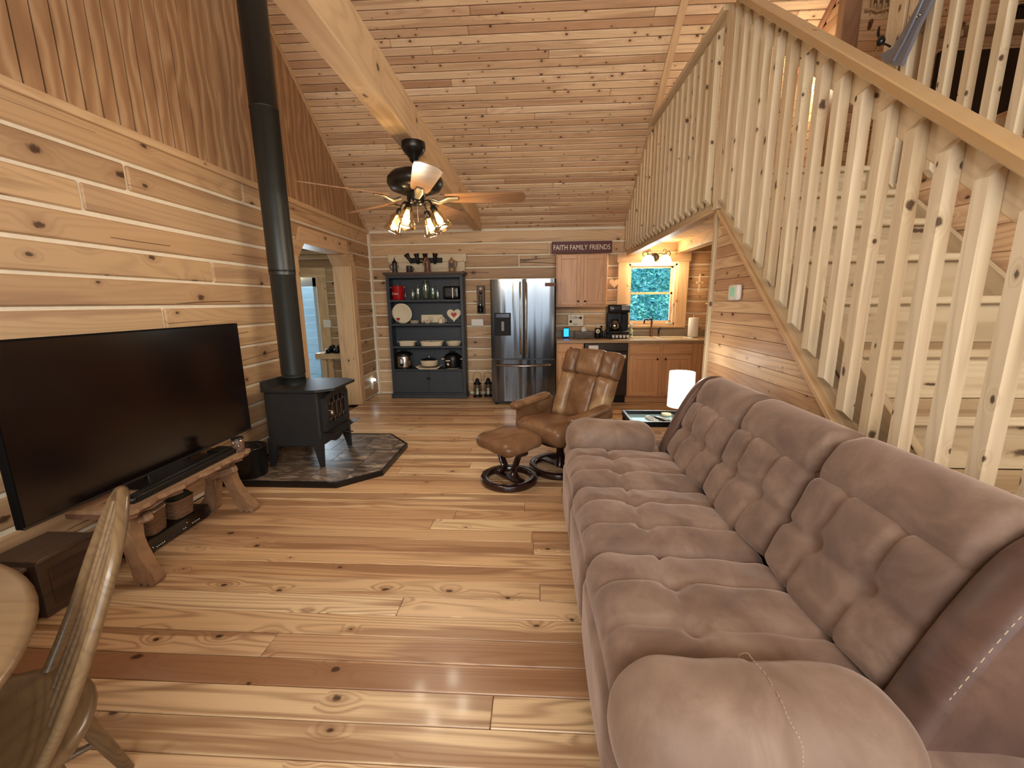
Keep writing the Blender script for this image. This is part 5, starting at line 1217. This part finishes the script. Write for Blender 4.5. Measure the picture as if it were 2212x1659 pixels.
wk.l(wk.mix(wv.outputs['Fac'], lin('5b4130'), lin('a8835f')), wk.b.inputs['Base Color']); wk.b.inputs['Roughness'].default_value = .7; wk.bump(wv.outputs['Fac'], .8, .004)
def basket(label, loc, w_, d_, h_, rz, mat, extra):
    t = thing('wicker_basket', label, 'basket', loc, R(rz)); n = 28; vs = []; prof = [(.80, 0), (.86, .01), (.94, h_*.6), (1.0, h_), (1.05, h_+.006), (1.0, h_+.012), (.95, h_), (.84, .02), (0, .02)]
    for r_, z in prof:
        for k in range(n):
            a = 2*PI*k/n; vs.append((math.copysign(abs(math.cos(a))**.5, math.cos(a))*w_/2*r_, math.copysign(abs(math.sin(a))**.5, math.sin(a))*d_/2*r_, z))
    MB().add(vs, [(i*n+k, i*n+(k+1) % n, (i+1)*n+(k+1) % n, (i+1)*n+k) for i in range(len(prof)-1) for k in range(n)], True).build('basket', mat, t)
    mb = MB()
    for r_ in range(5):
        z = h_*(.15+.18*r_); q = .87+.022*r_
        mb.tube([(math.copysign(abs(math.cos(a))**.5, math.cos(a))*w_/2*q, math.copysign(abs(math.sin(a))**.5, math.sin(a))*d_/2*q, z+.003*(-1)**i) for i, a in enumerate([2*PI*k/20 for k in range(20)])], .003, 5, closed=True)
    mb.build('weave_strands', mat, t, kind='stuff'); return t
b_1 = basket('square wicker basket with a pale liner standing on the receiver, nearer the camera', (-2.34, 2.20, .0955), .14, .15, .16, 8, wk.m, None)
mb = MB(); mb.prism([(-.07, 0), (-.05, .03), (-.02, .012), (.0, .04), (.03, .015), (.05, .045), (.07, .0)], .1, (0, .05, .145), (1, 0, 0), (0, 0, 1)); mb.build('cloth_liner', M['paper'], b_1)
b_2 = basket('smaller wicker basket holding dark camouflage cloth, farther along under the bench', (-2.34, 2.40, .0955), .14, .16, .12, -5, wk.m, None)
xf(rbox(.13, .12, .10, .03, 6, lambda p, n_: .006*math.sin(p.x*60)*math.sin(p.y*50+1)), Matrix.Translation((0, 0, .12))).build('cloth_bundle', plain('camouflage_cloth', '2e3022', .9, var=.8, vscale=30), b_2)
tk = wood('dark_trunk_wood', ['513829', '493123'], '30201a', rough=.4, grain=24, knots=.2, axis='Y')
for i, (y0_, y1_, lb) in enumerate(((1.60, 1.845, 'low brown wooden chest under the left end of the television, beside the bench leg'), (.95, 1.555, 'low brown wooden chest by the left wall behind the round table'))):
    t = thing('wooden_chest', lb, 'chest', (-2.41, (y0_+y1_)/2, 0)); hgt = .30
    MB().b2((-2.53, y0_, .0), (-2.30, y1_, hgt-.02), .004).world('body', tk, t); MB().b2((-2.54, y0_-.004, hgt-.02), (-2.285, y1_+.004, hgt), .004).world('lid', tk, t)
    MB().b2((-2.301, y0_+.04, .05), (-2.294, y1_-.04, .23), .003).world('front_panel', tk, t)
# ---- ceiling fan
FC = (-.815, 3.0)
fn_ = thing('ceiling_fan', 'dark bronze five blade ceiling fan with four glass bell lights under the beam', 'ceiling fan', (FC[0], FC[1], 2.0))
def F(mb): return mb
BZ = M['bronze']
MB().lathe([(.078, 2.50), (.08, 2.47), (.076, 2.455), (.058, 2.43), (.034, 2.405), (.028, 2.385), (.016, 2.375), (0, 2.374)][::-1], (FC[0], FC[1], 0), 28).world('canopy', BZ, fn_)
MB().lathe([(.012, 2.32), (.012, 2.39)], (FC[0], FC[1], 0), 14).world('downrod', BZ, fn_)
MB().lathe([(.04, 2.185), (.11, 2.185), (.165, 2.205), (.187, 2.24), (.184, 2.275), (.155, 2.308), (.08, 2.325), (.03, 2.335), (.02, 2.345), (0, 2.345)], (FC[0], FC[1], 0), 36).world('motor_housing', BZ, fn_)
MB().lathe([(0, 2.105), (.035, 2.107), (.055, 2.12), (.062, 2.14), (.062, 2.175), (.075, 2.19)], (FC[0], FC[1], 0), 28).world('switch_housing', BZ, fn_)
bw = wood('blade_wood', ['8a5a3a', '7e5236'], '55321e', rough=.35, grain=40, knots=0, rnd=True, axis='X')
silver = plain('antique_silver_bracket', 'a59a84', .35, .8)
for k in range(5):
    az = R(-69+72*k); rz_ = Matrix.Rotation(az, 4, 'Z'); pitch = Matrix.Rotation(R(-14), 4, 'X'); base = Matrix.Translation((FC[0], FC[1], 2.15))
    prof = [(.20, .050), (.26, .060), (.46, .070), (.64, .078), (.71, .076), (.74, .05), (.75, .0), (.74, -.05), (.71, -.076), (.64, -.078), (.46, -.070), (.26, -.060), (.20, -.050)]
    mb = MB(); mb.prism(prof[::-1], .006, (0, 0, 0)); xf(mb, base @ rz_ @ pitch); b = mb.world('blade', bw, fn_)
    mb = MB(); mb.tube([(.11, 0, -.012), (.16, 0, -.03), (.22, 0, -.010), (.29, 0, -.006)], [(.012, .022), (.010, .018), (.006, .032), (.004, .022)], 8, flat=(0, 0, 1)); xf(mb, base @ rz_ @ pitch); mb.world('blade_bracket', silver, fn_)
gl_ = emit('filament_glow', 'ffd890', 14)
for k in range(4):
    az = R((168, 262, 345, 72)[k]); dx, dy = math.cos(az), math.sin(az); P0 = Vector((FC[0], FC[1], 2.115))
    a_ = P0+Vector((dx*.05, dy*.05, 0)); b_ = P0+Vector((dx*.105, dy*.105, .008)); c__ = P0+Vector((dx*.125, dy*.125, -.03))
    MB().tube(smooth_path([a_, (a_+b_)/2+Vector((0, 0, .012)), b_, c__], 3), .007, 8).world('light_arm', BZ, fn_)
    tilt = Matrix.Rotation(R(-28), 3, Vector((-dy, dx, 0))); 
    MB().lathe([(.012, .01), (.022, .0), (.024, -.035), (.02, -.04)], c__, 16, tilt).world('socket', BZ, fn_)
    sh = MB().lathe([(.026, -.028), (.038, -.045), (.045, -.09), (.056, -.13), (.068, -.155), (.066, -.156), (.053, -.13), (.042, -.09), (.035, -.047), (.024, -.03)], c__, 24, tilt, cap=False).world('glass_shade', M['seeded'], fn_)
    MB().lathe([(0, -.04), (.012, -.045), (.016, -.07), (.022, -.095), (.016, -.118), (0, -.124)], c__, 12, tilt).world('bulb', gl_, fn_)
    p_ = c__+tilt @ Vector((0, 0, -.175)); point('fan_bulb_light', tuple(p_), 10, (1, .88, .70), .03)
MB().tube([(FC[0]+.02, FC[1]-.05, 2.11), (FC[0]+.02, FC[1]-.05, 1.99)], .0015, 5).world('pull_chain', M['chrome'], fn_)
# ---- thermostat
t = thing('thermostat', 'white thermostat with a green display on the paneling under the stairs', 'thermostat', (PZ-.005, 3.0, 1.50))
xf(rbox(.03, .155, .105, .012, (2, 6, 5)), Matrix.Translation((-.012, 0, 0))).build('case', M['white'], t); MB().b2((-.029, -.035, -.028), (-.0265, .035, .035)).build('display', emit('lcd_green', '9fc7a4', .25, '93b89a'), t)
# ================================================================== SEATING
def suede(name, cols, rough=.75, bumpk=.3, sheen=.5):
    t = NT(name); tc = t.n('ShaderNodeTexCoord').outputs['Object']; oi = t.n('ShaderNodeObjectInfo').outputs['Random']
    a = t.n('ShaderNodeVectorMath', operation='ADD'); t.l(tc, a.inputs[0]); c = t.n('ShaderNodeCombineXYZ'); t.l(t.math('MULTIPLY', oi, 11.0), c.inputs[0]); t.l(c.outputs[0], a.inputs[1])
    f = t.noise(a.outputs[0], 4.5, 5, .62, .6); t.l(t.ramp(f, [(.32, lin(cols[0])), (.5, lin(cols[1])), (.68, lin(cols[2]))]), t.b.inputs['Base Color'])
    t.b.inputs['Roughness'].default_value = rough; t.b.inputs['Specular IOR Level'].default_value = .35
    if sheen: t.b.inputs['Sheen Weight'].default_value = sheen; t.b.inputs['Sheen Roughness'].default_value = .45; t.b.inputs['Sheen Tint'].default_value = lin('e8d2c4')
    f2 = t.noise(a.outputs[0], 16, 4, .6); t.bump(f2, bumpk, .006); return t.m
SU = suede('taupe_suede', ('665044', '7a6253', '8f7868')); SUD = suede('dark_brown_faux_leather', ('49352b', '5c443a', '6d5346'), .42, .25, .15)
SUA = suede('arm_suede', ('6a5446', '7e6655', '917967'), .62, .3, .4)
gs = lambda x, s: math.exp(-(x/s)**2)
so2 = thing('reclining_sofa', 'long brown suede three seat reclining sofa with tufted cushions along the stair wall', 'sofa', (.75, 1.75, 0))
Y0, SWD = .895, .575
def tuft(u, v, us, vs_, A=.050, s=.042, C=.020):
    """crease pattern: u,v on the cushion face; creases along lines, deep points where they cross"""
    d = 0
    for a in us: d = max(d, C*gs(u-a, .015))
    for b in vs_: d = max(d, C*gs(v-b, .015))
    for a in us:
        for b in vs_: d = max(d, A*gs(math.hypot(u-a, v-b), s))
    return d
for k in range(3):
    yc = Y0+SWD*(k+.5)
    def ds(p, n_):
        if n_.z < .2: return .004*math.sin(p.y*9)
        puff = .022*(1-(p.y/(SWD/2))**2)*(1-(p.x/.37)**4)
        return (puff-tuft(p.x, p.y, (-.085,), (-.10, .10)))*min(1, (n_.z-.2)/.5)+.003*math.sin(p.x*31+p.y*17+k)
    mb = rbox(.70, SWD-.006, .21, (.085, .05, .085), (40, 36, 8), ds); xf(mb, Matrix.Translation((.545, yc, .402)) @ Matrix.Rotation(R(3), 4, 'Y')); mb.world('seat_cushion', SU, so2)
    mb = rbox(.10, SWD-.008, .29, (.045, .035, .05), (4, 14, 12), lambda p, n_: .008*math.cos(p.y*5)); xf(mb, Matrix.Translation((.235, yc, .285))); mb.world('footrest_panel', SU, so2)
    # back: lean
    lean = Matrix.Translation((.93, yc, .455)) @ Matrix.Rotation(R(25), 4, 'Y')
    def db(p, n_):
        if n_.x > -.2: return 0
        puff = .02*(1-(p.y/(SWD/2))**2)
        return (puff-tuft(p.z, p.y, (-.005,), (-.105, .105), .052, .042))*min(1, (-n_.x-.2)/.5)+.003*math.sin(p.z*30+p.y*13+k)
    mb = rbox(.22, SWD-.004, .40, (.09, .045, .05), (8, 36, 28), db); xf(mb, lean @ Matrix.Translation((.0, 0, .19))); mb.world('back_cushion', SU, so2)
    def dh(p, n_):
        e = SWD/2-abs(p.y); return -.010*gs(e, .03)+(.004*math.sin(p.x*70+p.z*40)*gs(e, .05))
    mb = rbox(.25, SWD+.006, .26, (.12, .05, .12), (12, 28, 12), dh); xf(mb, lean @ Matrix.Translation((.008, 0, .445))); mb.world('head_cushion', SU, so2)
# wings at both ends of the back
wpr = [(.80, .44), (.87, .62), (.955, .80), (1.03, .92), (1.10, .972), (1.18, .972), (1.25, .92), (1.272, .80), (1.275, .40), (1.275, .10), (.86, .10), (.80, .30)]
def wing(yc, w_, nm='back_wing'):
    pr = smooth_path([Vector((p[0], p[1], 0)) for p in wpr]+[Vector((wpr[0][0], wpr[0][1], 0))], 3)[:-1]; mb = MB(); rings = []
    cxm = sum(p.x for p in pr)/len(pr); czm = sum(p.y for p in pr)/len(pr); n_ = len(pr)
    for dy_, s_ in ((-w_/2, .80), (-w_/2+.004, .93), (-w_*.32, .985), (0, 1), (w_*.32, .985), (w_/2-.004, .93), (w_/2, .80)):
        rings.append([(cxm+(p.x-cxm)*(s_ if s_ > .9 else .86), yc+dy_, czm+(p.y-czm)*(s_ if s_ > .9 else .9)) for p in pr])
    vs = [v for r_ in rings for v in r_]; fs = [(i*n_+k, (i+1)*n_+k, (i+1)*n_+(k+1) % n_, i*n_+(k+1) % n_) for i in range(len(rings)-1) for k in range(n_)]
    mb.add(vs, fs, True); mb.add(rings[0], [tuple(range(n_))], True); mb.add(rings[-1], [tuple(range(n_))[::-1]], True); return mb.world(nm, SUD, so2)
w1 = wing(Y0-.055, .115); w2_ = wing(Y0+SWD*3+.05, .10)
MB().b2((1.02, Y0-.05, .08), (1.28, Y0+SWD*3+.05, .86), .04).world('back_frame', SUD, so2)
mb = MB(); mb.b2((.235, Y0-.24, .03), (1.25, Y0+SWD*3+.24, .26), .03); mb.world('base', SUD, so2)
# arms
for sgn, yc in ((-1, Y0-.13), (1, Y0+SWD*3+.125)):
    def da(p, n_):
        return -.007*gs(p.x-.02, .012)+.006*math.sin(p.x*6)*max(0, n_.z)+.002*math.sin(p.x*40+p.y*25)
    aw = (.62 if sgn < 0 else .60); ax_ = (.475 if sgn < 0 else .51)
    mb = rbox(aw, .265, .27, (.12, .12, .125), (36, 14, 12), da); xf(mb, Matrix.Translation((ax_, yc, .525)) @ Matrix.Rotation(R(2 if sgn < 0 else 5), 4, 'Y')); ar = mb.world('arm_pad', SUA, so2)
    mb = rbox(.90, .235, .43, (.05, .05, .05), (8, 6, 8)); xf(mb, Matrix.Translation((.66, yc, .27))); mb.world('arm_side', SUA if sgn > 0 else SU, so2)
    mb = MB()
    ring = [(ax_+.02+.003*math.sin(a*9), yc+math.copysign(abs(math.cos(a))**.62, math.cos(a))*.1335, .522+math.copysign(abs(math.sin(a))**.62, math.sin(a))*.1345) for a in [PI*(-.12+1.24*i/110) for i in range(111)]]
    for i in range(0, 110, 2): mb.tube([ring[i], ring[i+1]], .0012, 4)
    mb.world('stitching', M['stitch'], so2, kind='stuff')
mb = MB()
pth = smooth_path([(p[0]+.0, Y0-.115, p[1]) for p in wpr[1:9]], 18)
for i in range(0, len(pth)-1, 2): mb.tube([pth[i]+Vector((0, 0, .001)), pth[i+1]+Vector((0, 0, .001))], .0012, 4)
mb.world('wing_stitching', M['stitch'], so2, kind='stuff')
# ---- leather recliner and ottoman
LE = suede('caramel_leather', ('5d4029', '735238', '8a6a4c'), .34, .22, 0); LES = suede('caramel_leather_worn', ('6b4b31', '846345', 'a08460'), .30, .22, 0)
DWd = M['darkwood']
def ringbase(par, r_, z0=0, h_=.045, w_=.04):
    MB().lathe([(r_-w_, z0+.003), (r_-w_, z0+h_-.004), (r_-w_+.006, z0+h_), (r_-.006, z0+h_), (r_, z0+h_-.008), (r_, z0+.008), (r_-.006, z0), (r_-w_+.004, z0), (r_-w_, z0+.003)], (0, 0, 0), 44, cap=False).build('ring_base', DWd, par)
    MB().box((0, 0, z0+.03), (2*r_-w_*1.2, .07, .022), .006).build('cross_bar', DWd, par)
TH = R(-47)
rc = thing('leather_recliner', 'caramel leather swivel recliner on a dark round base facing the stove', 'armchair', (.22, 3.50, 0), TH)
ringbase(rc, .272, 0, .05, .055); MB().lathe([(.05, .03), (.035, .05), (.032, .22), (.08, .25), (.09, .27)], (0, 0, 0), 20).build('swivel_post', DWd, rc)
MB().lathe([(.18, .25), (.20, .26), (.20, .275), (.18, .28)], (0, 0, 0), 30).build('seat_plate', DWd, rc)
for q in (-1, 1): MB().tube(smooth_path([(q*.25, -.05, .04), (q*.29, -.02, .10), (q*.27, .0, .20), (q*.22, .02, .28), (q*.27, .04, .40)], 4), (.012), 8).build('bentwood_support', DWd, rc) if False else None
mb = rbox(.56, .58, .17, (.08, .10, .075), (20, 20, 8), lambda p, n_: (.018*(1-(p.x/.28)**2) if n_.z > .3 else 0)-.010*max(gs(p.x-.17, .014), gs(p.x+.17, .014))*max(0, n_.z)); xf(mb, Matrix.Translation((0, -.02, .365)) @ Matrix.Rotation(R(5), 4, 'X').inverted()); mb.build('seat', LE, rc)
bl = Matrix.Translation((0, .22, .40)) @ Matrix.Rotation(R(-21), 4, 'X')
def bp(w_, h_, th, cx_, cz_, rr_, mat=LE, tl=0, n_=(12, 6, 14)):
    mb = rbox(w_, th, h_, rr_, n_, lambda p, nn: .010*(1-(p.x/(w_/2))**2)*(1-(p.z/(h_/2))**2)*(1 if nn.y < -.2 else 0)+.0025*math.sin(p.z*45+p.x*20)*(1 if nn.y < -.2 else 0)); xf(mb, bl @ Matrix.Translation((cx_, 0, cz_)) @ Matrix.Rotation(R(tl), 4, 'Z')); return mb
bp(.27, .40, .15, 0, .22, (.05, .05, .04)).build('back_centre', LE, rc)
for q in (-1, 1):
    bp(.165, .43, .17, q*.205, .21, (.05, .07, .04), tl=q*12).build('back_bolster', LES, rc)
    bp(.17, .25, .17, q*.215, .525, (.05, .07, .04), tl=q*12).build('head_bolster', LE, rc)
bp(.285, .25, .16, 0, .535, (.045, .06, .05)).build('head_centre', LE, rc)
mb = rbox(.53, .06, .66, (.04, .025, .06), (6, 2, 8)); xf(mb, bl @ Matrix.Translation((0, .07, .33))); mb.build('back_shell', LE, rc)
for q in (-1, 1):
    mb = rbox(.105, .46, .065, (.045, .05, .03), (8, 16, 5), lambda p, n_: .006*gs(p.y+.2, .06)); xf(mb, Matrix.Translation((q*.345, -.03, .565)) @ Matrix.Rotation(R(6), 4, 'X')); mb.build('arm_pad', LE, rc)
    mb = MB(); mb.prism([(-.20, .33), (.22, .36), (.24, .57), (-.19, .545)], .045, (q*.345-.0225, 0, 0), (0, 1, 0), (0, 0, 1)); mb.build('arm_panel', LE, rc)
    MB().tube(smooth_path([(q*.345, -.16, .34), (q*.33, -.12, .27), (q*.25, -.04, .25), (q*.12, 0, .26)], 4), [(.014, .03)]*13, 8, flat=(0, 1, 0)).build('arm_support', DWd, rc)
ot = thing('ottoman', 'caramel leather footstool on a dark bentwood ring base in front of the recliner', 'footstool', (-.215, 3.225, 0), TH)
ringbase(ot, .235, 0, .05, .055)
mb = rbox(.47, .40, .11, (.09, .08, .05), (20, 18, 6), lambda p, n_: .016*max(0, n_.z)*(1-(p.x/.24)**2)+.002*math.sin(p.x*40+p.y*33)); xf(mb, Matrix.Translation((0, 0, .345)) @ Matrix.Rotation(R(4), 4, 'X')); mb.build('cushion', LE, ot)
for q in (-1, 1):
    mb = MB(); mb.tube(smooth_path([(q*.15, .0, .045), (q*.085, 0, .06), (q*.055, 0, .11), (q*.085, 0, .16), (q*.10, 0, .20), (q*.13, 0, .25), (q*.20, 0, .288)], 4), [(.016, .035)]*25, 10, flat=(0, 0, 1)); mb.build('bentwood_leg', DWd, ot)
MB().box((0, 0, .285), (.40, .07, .018), .005).build('top_bar', DWd, ot)
# ---- end table with lamp and remotes
et = thing('end_table', 'black framed end table with a glass tray top behind the far sofa arm', 'side table', (.98, 3.12, 0))
ex0, ex1, ey0, ey1 = .70, 1.26, 2.97, 3.31
for lo, hi in (((ex0, ey0, .545), (ex1, ey0+.022, .585)), ((ex0, ey1-.022, .545), (ex1, ey1, .585)), ((ex0, ey0+.022, .545), (ex0+.022, ey1-.022, .585)), ((ex1-.022, ey0+.022, .545), (ex1, ey1-.022, .585))): MB().b2(lo, hi, .002).world('tray_rim', M['black'], et)
MB().b2((ex0+.02, ey0+.02, .548), (ex1-.02, ey1-.02, .556)).world('glass_top', plain('blue_tinted_glass_top', '9fc3cc', .06, spec=.8), et)
for x in (ex0+.02, ex1-.02):
    for yv in (ey0+.02, ey1-.02): MB().b2((x-.015, yv-.015, 0), (x+.015, yv+.015, .546), .002).world('leg', M['black'], et)
MB().b2((ex0+.02, ey0+.02, .20), (ex1-.02, ey1-.02, .215), .002).world('lower_shelf', M['black'], et)
lp = thing('table_lamp', 'table lamp with a glowing white drum shade behind the sofa', 'lamp', (1.12, 3.20, .556))
MB().lathe([(.055, 0), (.058, .006), (.05, .014), (.014, .02), (.012, .10), (.02, .11), (.008, .12), (.008, .34)], (0, 0, 0), 20).build('base', M['chrome'], lp)
MB().lathe([(.096, .09), (.093, .36), (.090, .36), (.093, .09)], (0, 0, 0), 32, cap=False).build('shade', emit('lit_linen_shade', 'fffaf2', 1.6, 'f4efe6'), lp)
MB().lathe([(0, .335), (.092, .338), (.092, .342), (0, .345)], (0, 0, 0), 24).build('diffuser', emit('lit_diffuser', 'fffaf2', 1.2), lp)
point('table_lamp_light', (1.12, 3.20, 1.02), 2, (1, .93, .82), .06)
for i, (x, yv, a, lb) in enumerate(((.89, 3.13, 14, 'pale remote control on the end table, left of the other'), (.965, 3.12, 24, 'dark remote control on the end table beside the pale one'))):
    t = thing('remote_control', lb, 'remote control', (x, yv, .5565), R(a)); MB().box((0, 0, .008), (.042, .14, .016), .004).build('case', M['white'] if i == 0 else M['black'], t)
    mb = MB()
    for u in range(3):
        for v in range(6): mb.box((-.012+.012*u, -.05+.018*v, .0165), (.007, .007, .003))
    mb.build('buttons', M['black'] if i == 0 else M['chrome'], t, kind='stuff')
t = thing('white_soap_dish', 'small white rounded dish on the end table by the lamp', 'dish', (1.04, 3.17, .556), 0); t.location = (1.03, 3.235, .556); MB().lathe([(.02, 0), (.035, .01), (.038, .022), (.034, .02), (.02, .006), (0, .005)], (0, 0, 0), 18).build('dish', M['cream'], t)
# ---- round oak table and windsor chair, lower left corner
rt_ = thing('dining_table', 'round oak pedestal dining table cut by the lower left edge of the picture', 'table', (-1.706, .188, 0))
MB().lathe([(.0, .722), (.76, .722), (.80, .726), (.812, .738), (.806, .748), (.79, .752), (0, .752)], (0, 0, 0), 72).build('tabletop', M['oakt'], rt_)
MB().lathe([(.66, .66), (.68, .66), (.68, .722), (.66, .722)], (0, 0, 0), 48).build('apron', M['oakc'], rt_)
MB().lathe([(.10, .18), (.12, .22), (.07, .30), (.11, .42), (.12, .52), (.08, .60), (.12, .66)], (0, 0, 0), 28).build('pedestal', M['oakc'], rt_)
for k in range(4): a = R(45+90*k); MB().tube([(.06*math.cos(a), .06*math.sin(a), .25), (.22*math.cos(a), .22*math.sin(a), .17), (.40*math.cos(a), .40*math.sin(a), .04)], [(.05, .03), (.045, .03), (.035, .03)], 8).build('leg', M['oakc'], rt_)
wc = thing('windsor_chair', 'oak bow back windsor chair pushed up to the round table', 'chair', (-1.305, .665, 0), R(-42))
sp_ = []
for i in range(28):
    a = 2*PI*i/28; r_ = .232*(1+.06*math.cos(2*a)); sp_.append((r_*math.cos(a)*1.02, r_*math.sin(a)+(.03)))
n = len(sp_); mb = MB(); vs = []
for s_, z in ((.88, .428), (.97, .436), (1.0, .45), (.985, .462), (.90, .466)):
    vs += [(p[0]*s_, p[1]*s_, z) for p in sp_]
for s_, z in ((.6, .456), (.25, .452)): vs += [(p[0]*s_, p[1]*s_, z) for p in sp_]
L5 = 7; mb.add(vs, [(i*n+k, i*n+(k+1) % n, (i+1)*n+(k+1) % n, (i+1)*n+k) for i in range(L5-1) for k in range(n)], True); mb.add(vs[:n], [tuple(range(n))[::-1]]); mb.add(vs[-n:], [tuple(range(n))]); mb.build('seat', M['oakc'], wc)
bow = smooth_path([(-.185, .15, .455), (-.215, .22, .60), (-.215, .285, .76), (-.15, .345, .91), (0, .37, .98), (.15, .345, .91), (.215, .285, .76), (.215, .22, .60), (.185, .15, .455)], 5)
MB().tube(bow, [(.013, .012)]*len(bow), 10, flat=(0, 1, -.3)).build('bow', M['oakc'], wc)
for i in range(4):
    u = -.105+.07*i; top_ = min(bow, key=lambda p: abs(p.x-u*1.25)+(0 if p.z > .8 else 9))
    MB().tube([(u, .165, .458), (u*1.1, .165+.085, .65), (top_.x, top_.y, top_.z)], [.006, .008, .005], 8).build('spindle', M['oakc'], wc)
legp = []
for sx, sy in ((-1, -1), (1, -1), (-1, 1), (1, 1)):
    a = Vector((sx*.13, sy*.13+.03, .44)); b = Vector((sx*.215, sy*.225+.03, .0)); legp.append((a, b))
    MB().tube([a, a.lerp(b, .15), a.lerp(b, .3), a.lerp(b, .36), a.lerp(b, .42), a.lerp(b, .75), a.lerp(b, .80), b], [.020, .021, .021, .021, .021, .018, .017, .015], 12).build('leg', M['oakc'], wc)
for (i, j) in ((0, 2), (1, 3)):
    p, q = legp[i][0].lerp(legp[i][1], .6), legp[j][0].lerp(legp[j][1], .6); MB().tube([p, p.lerp(q, .5), q], [.008, .014, .008], 10).build('stretcher', M['oakc'], wc)
p = legp[0][0].lerp(legp[2][1], .5); MB().tube([(-.17, .03, .18), (0, .03, .18), (.17, .03, .18)], [.008, .013, .008], 10).build('stretcher', M['oakc'], wc)
# ---- hall furniture seen through the doorway
t = thing('hall_outlet', 'ivory double switch plate on the hall log wall seen through the doorway', 'switch', (-3.3, 6.5, 1.14)); MB().b2((-3.36, 6.50, 1.08), (-3.24, 6.52, 1.20), .004).world('plate', M['white'], t)
for x in (-3.32, -3.28): MB().b2((x-.008, 6.494, 1.125), (x+.008, 6.502, 1.155), .002).world('toggle', M['white'], t)
hb = thing('hall_bench', 'pine ledge bench in the hall under the black shoes', 'bench', (-3.15, 6.32, 0))
plank('top_board', hb, M['trim'], (-3.1, 6.36, .655), (1, 0, 0), (0, 1, 0), (.60, .26, .09)); 
for x in (-3.32, -2.88): plank('post', hb, M['trim'], (x, 6.36, .305), (0, 0, 1), (1, 0, 0), (.61, .07, .07))
for i, (x, lb) in enumerate(((-3.17, 'black shoe on the hall bench, left one'), (-3.07, 'black shoe on the hall bench, right one'))):
    t = thing('shoe', lb, 'shoe', (x-.02+.02*i, 6.32, .701), R(6*i), 'shoes on the hall bench'); xf(rbox(.085, .24, .07, (.03, .05, .025), 5), Matrix.Translation((0, 0, .04))).build('upper', M['black'], t); MB().box((0, 0, .006), (.085, .24, .012), .004).build('sole', M['blackm'], t)
    xf(rbox(.075, .09, .06, .02, 4), Matrix.Translation((0, .06, .085))).build('ankle_collar', M['black'], t)
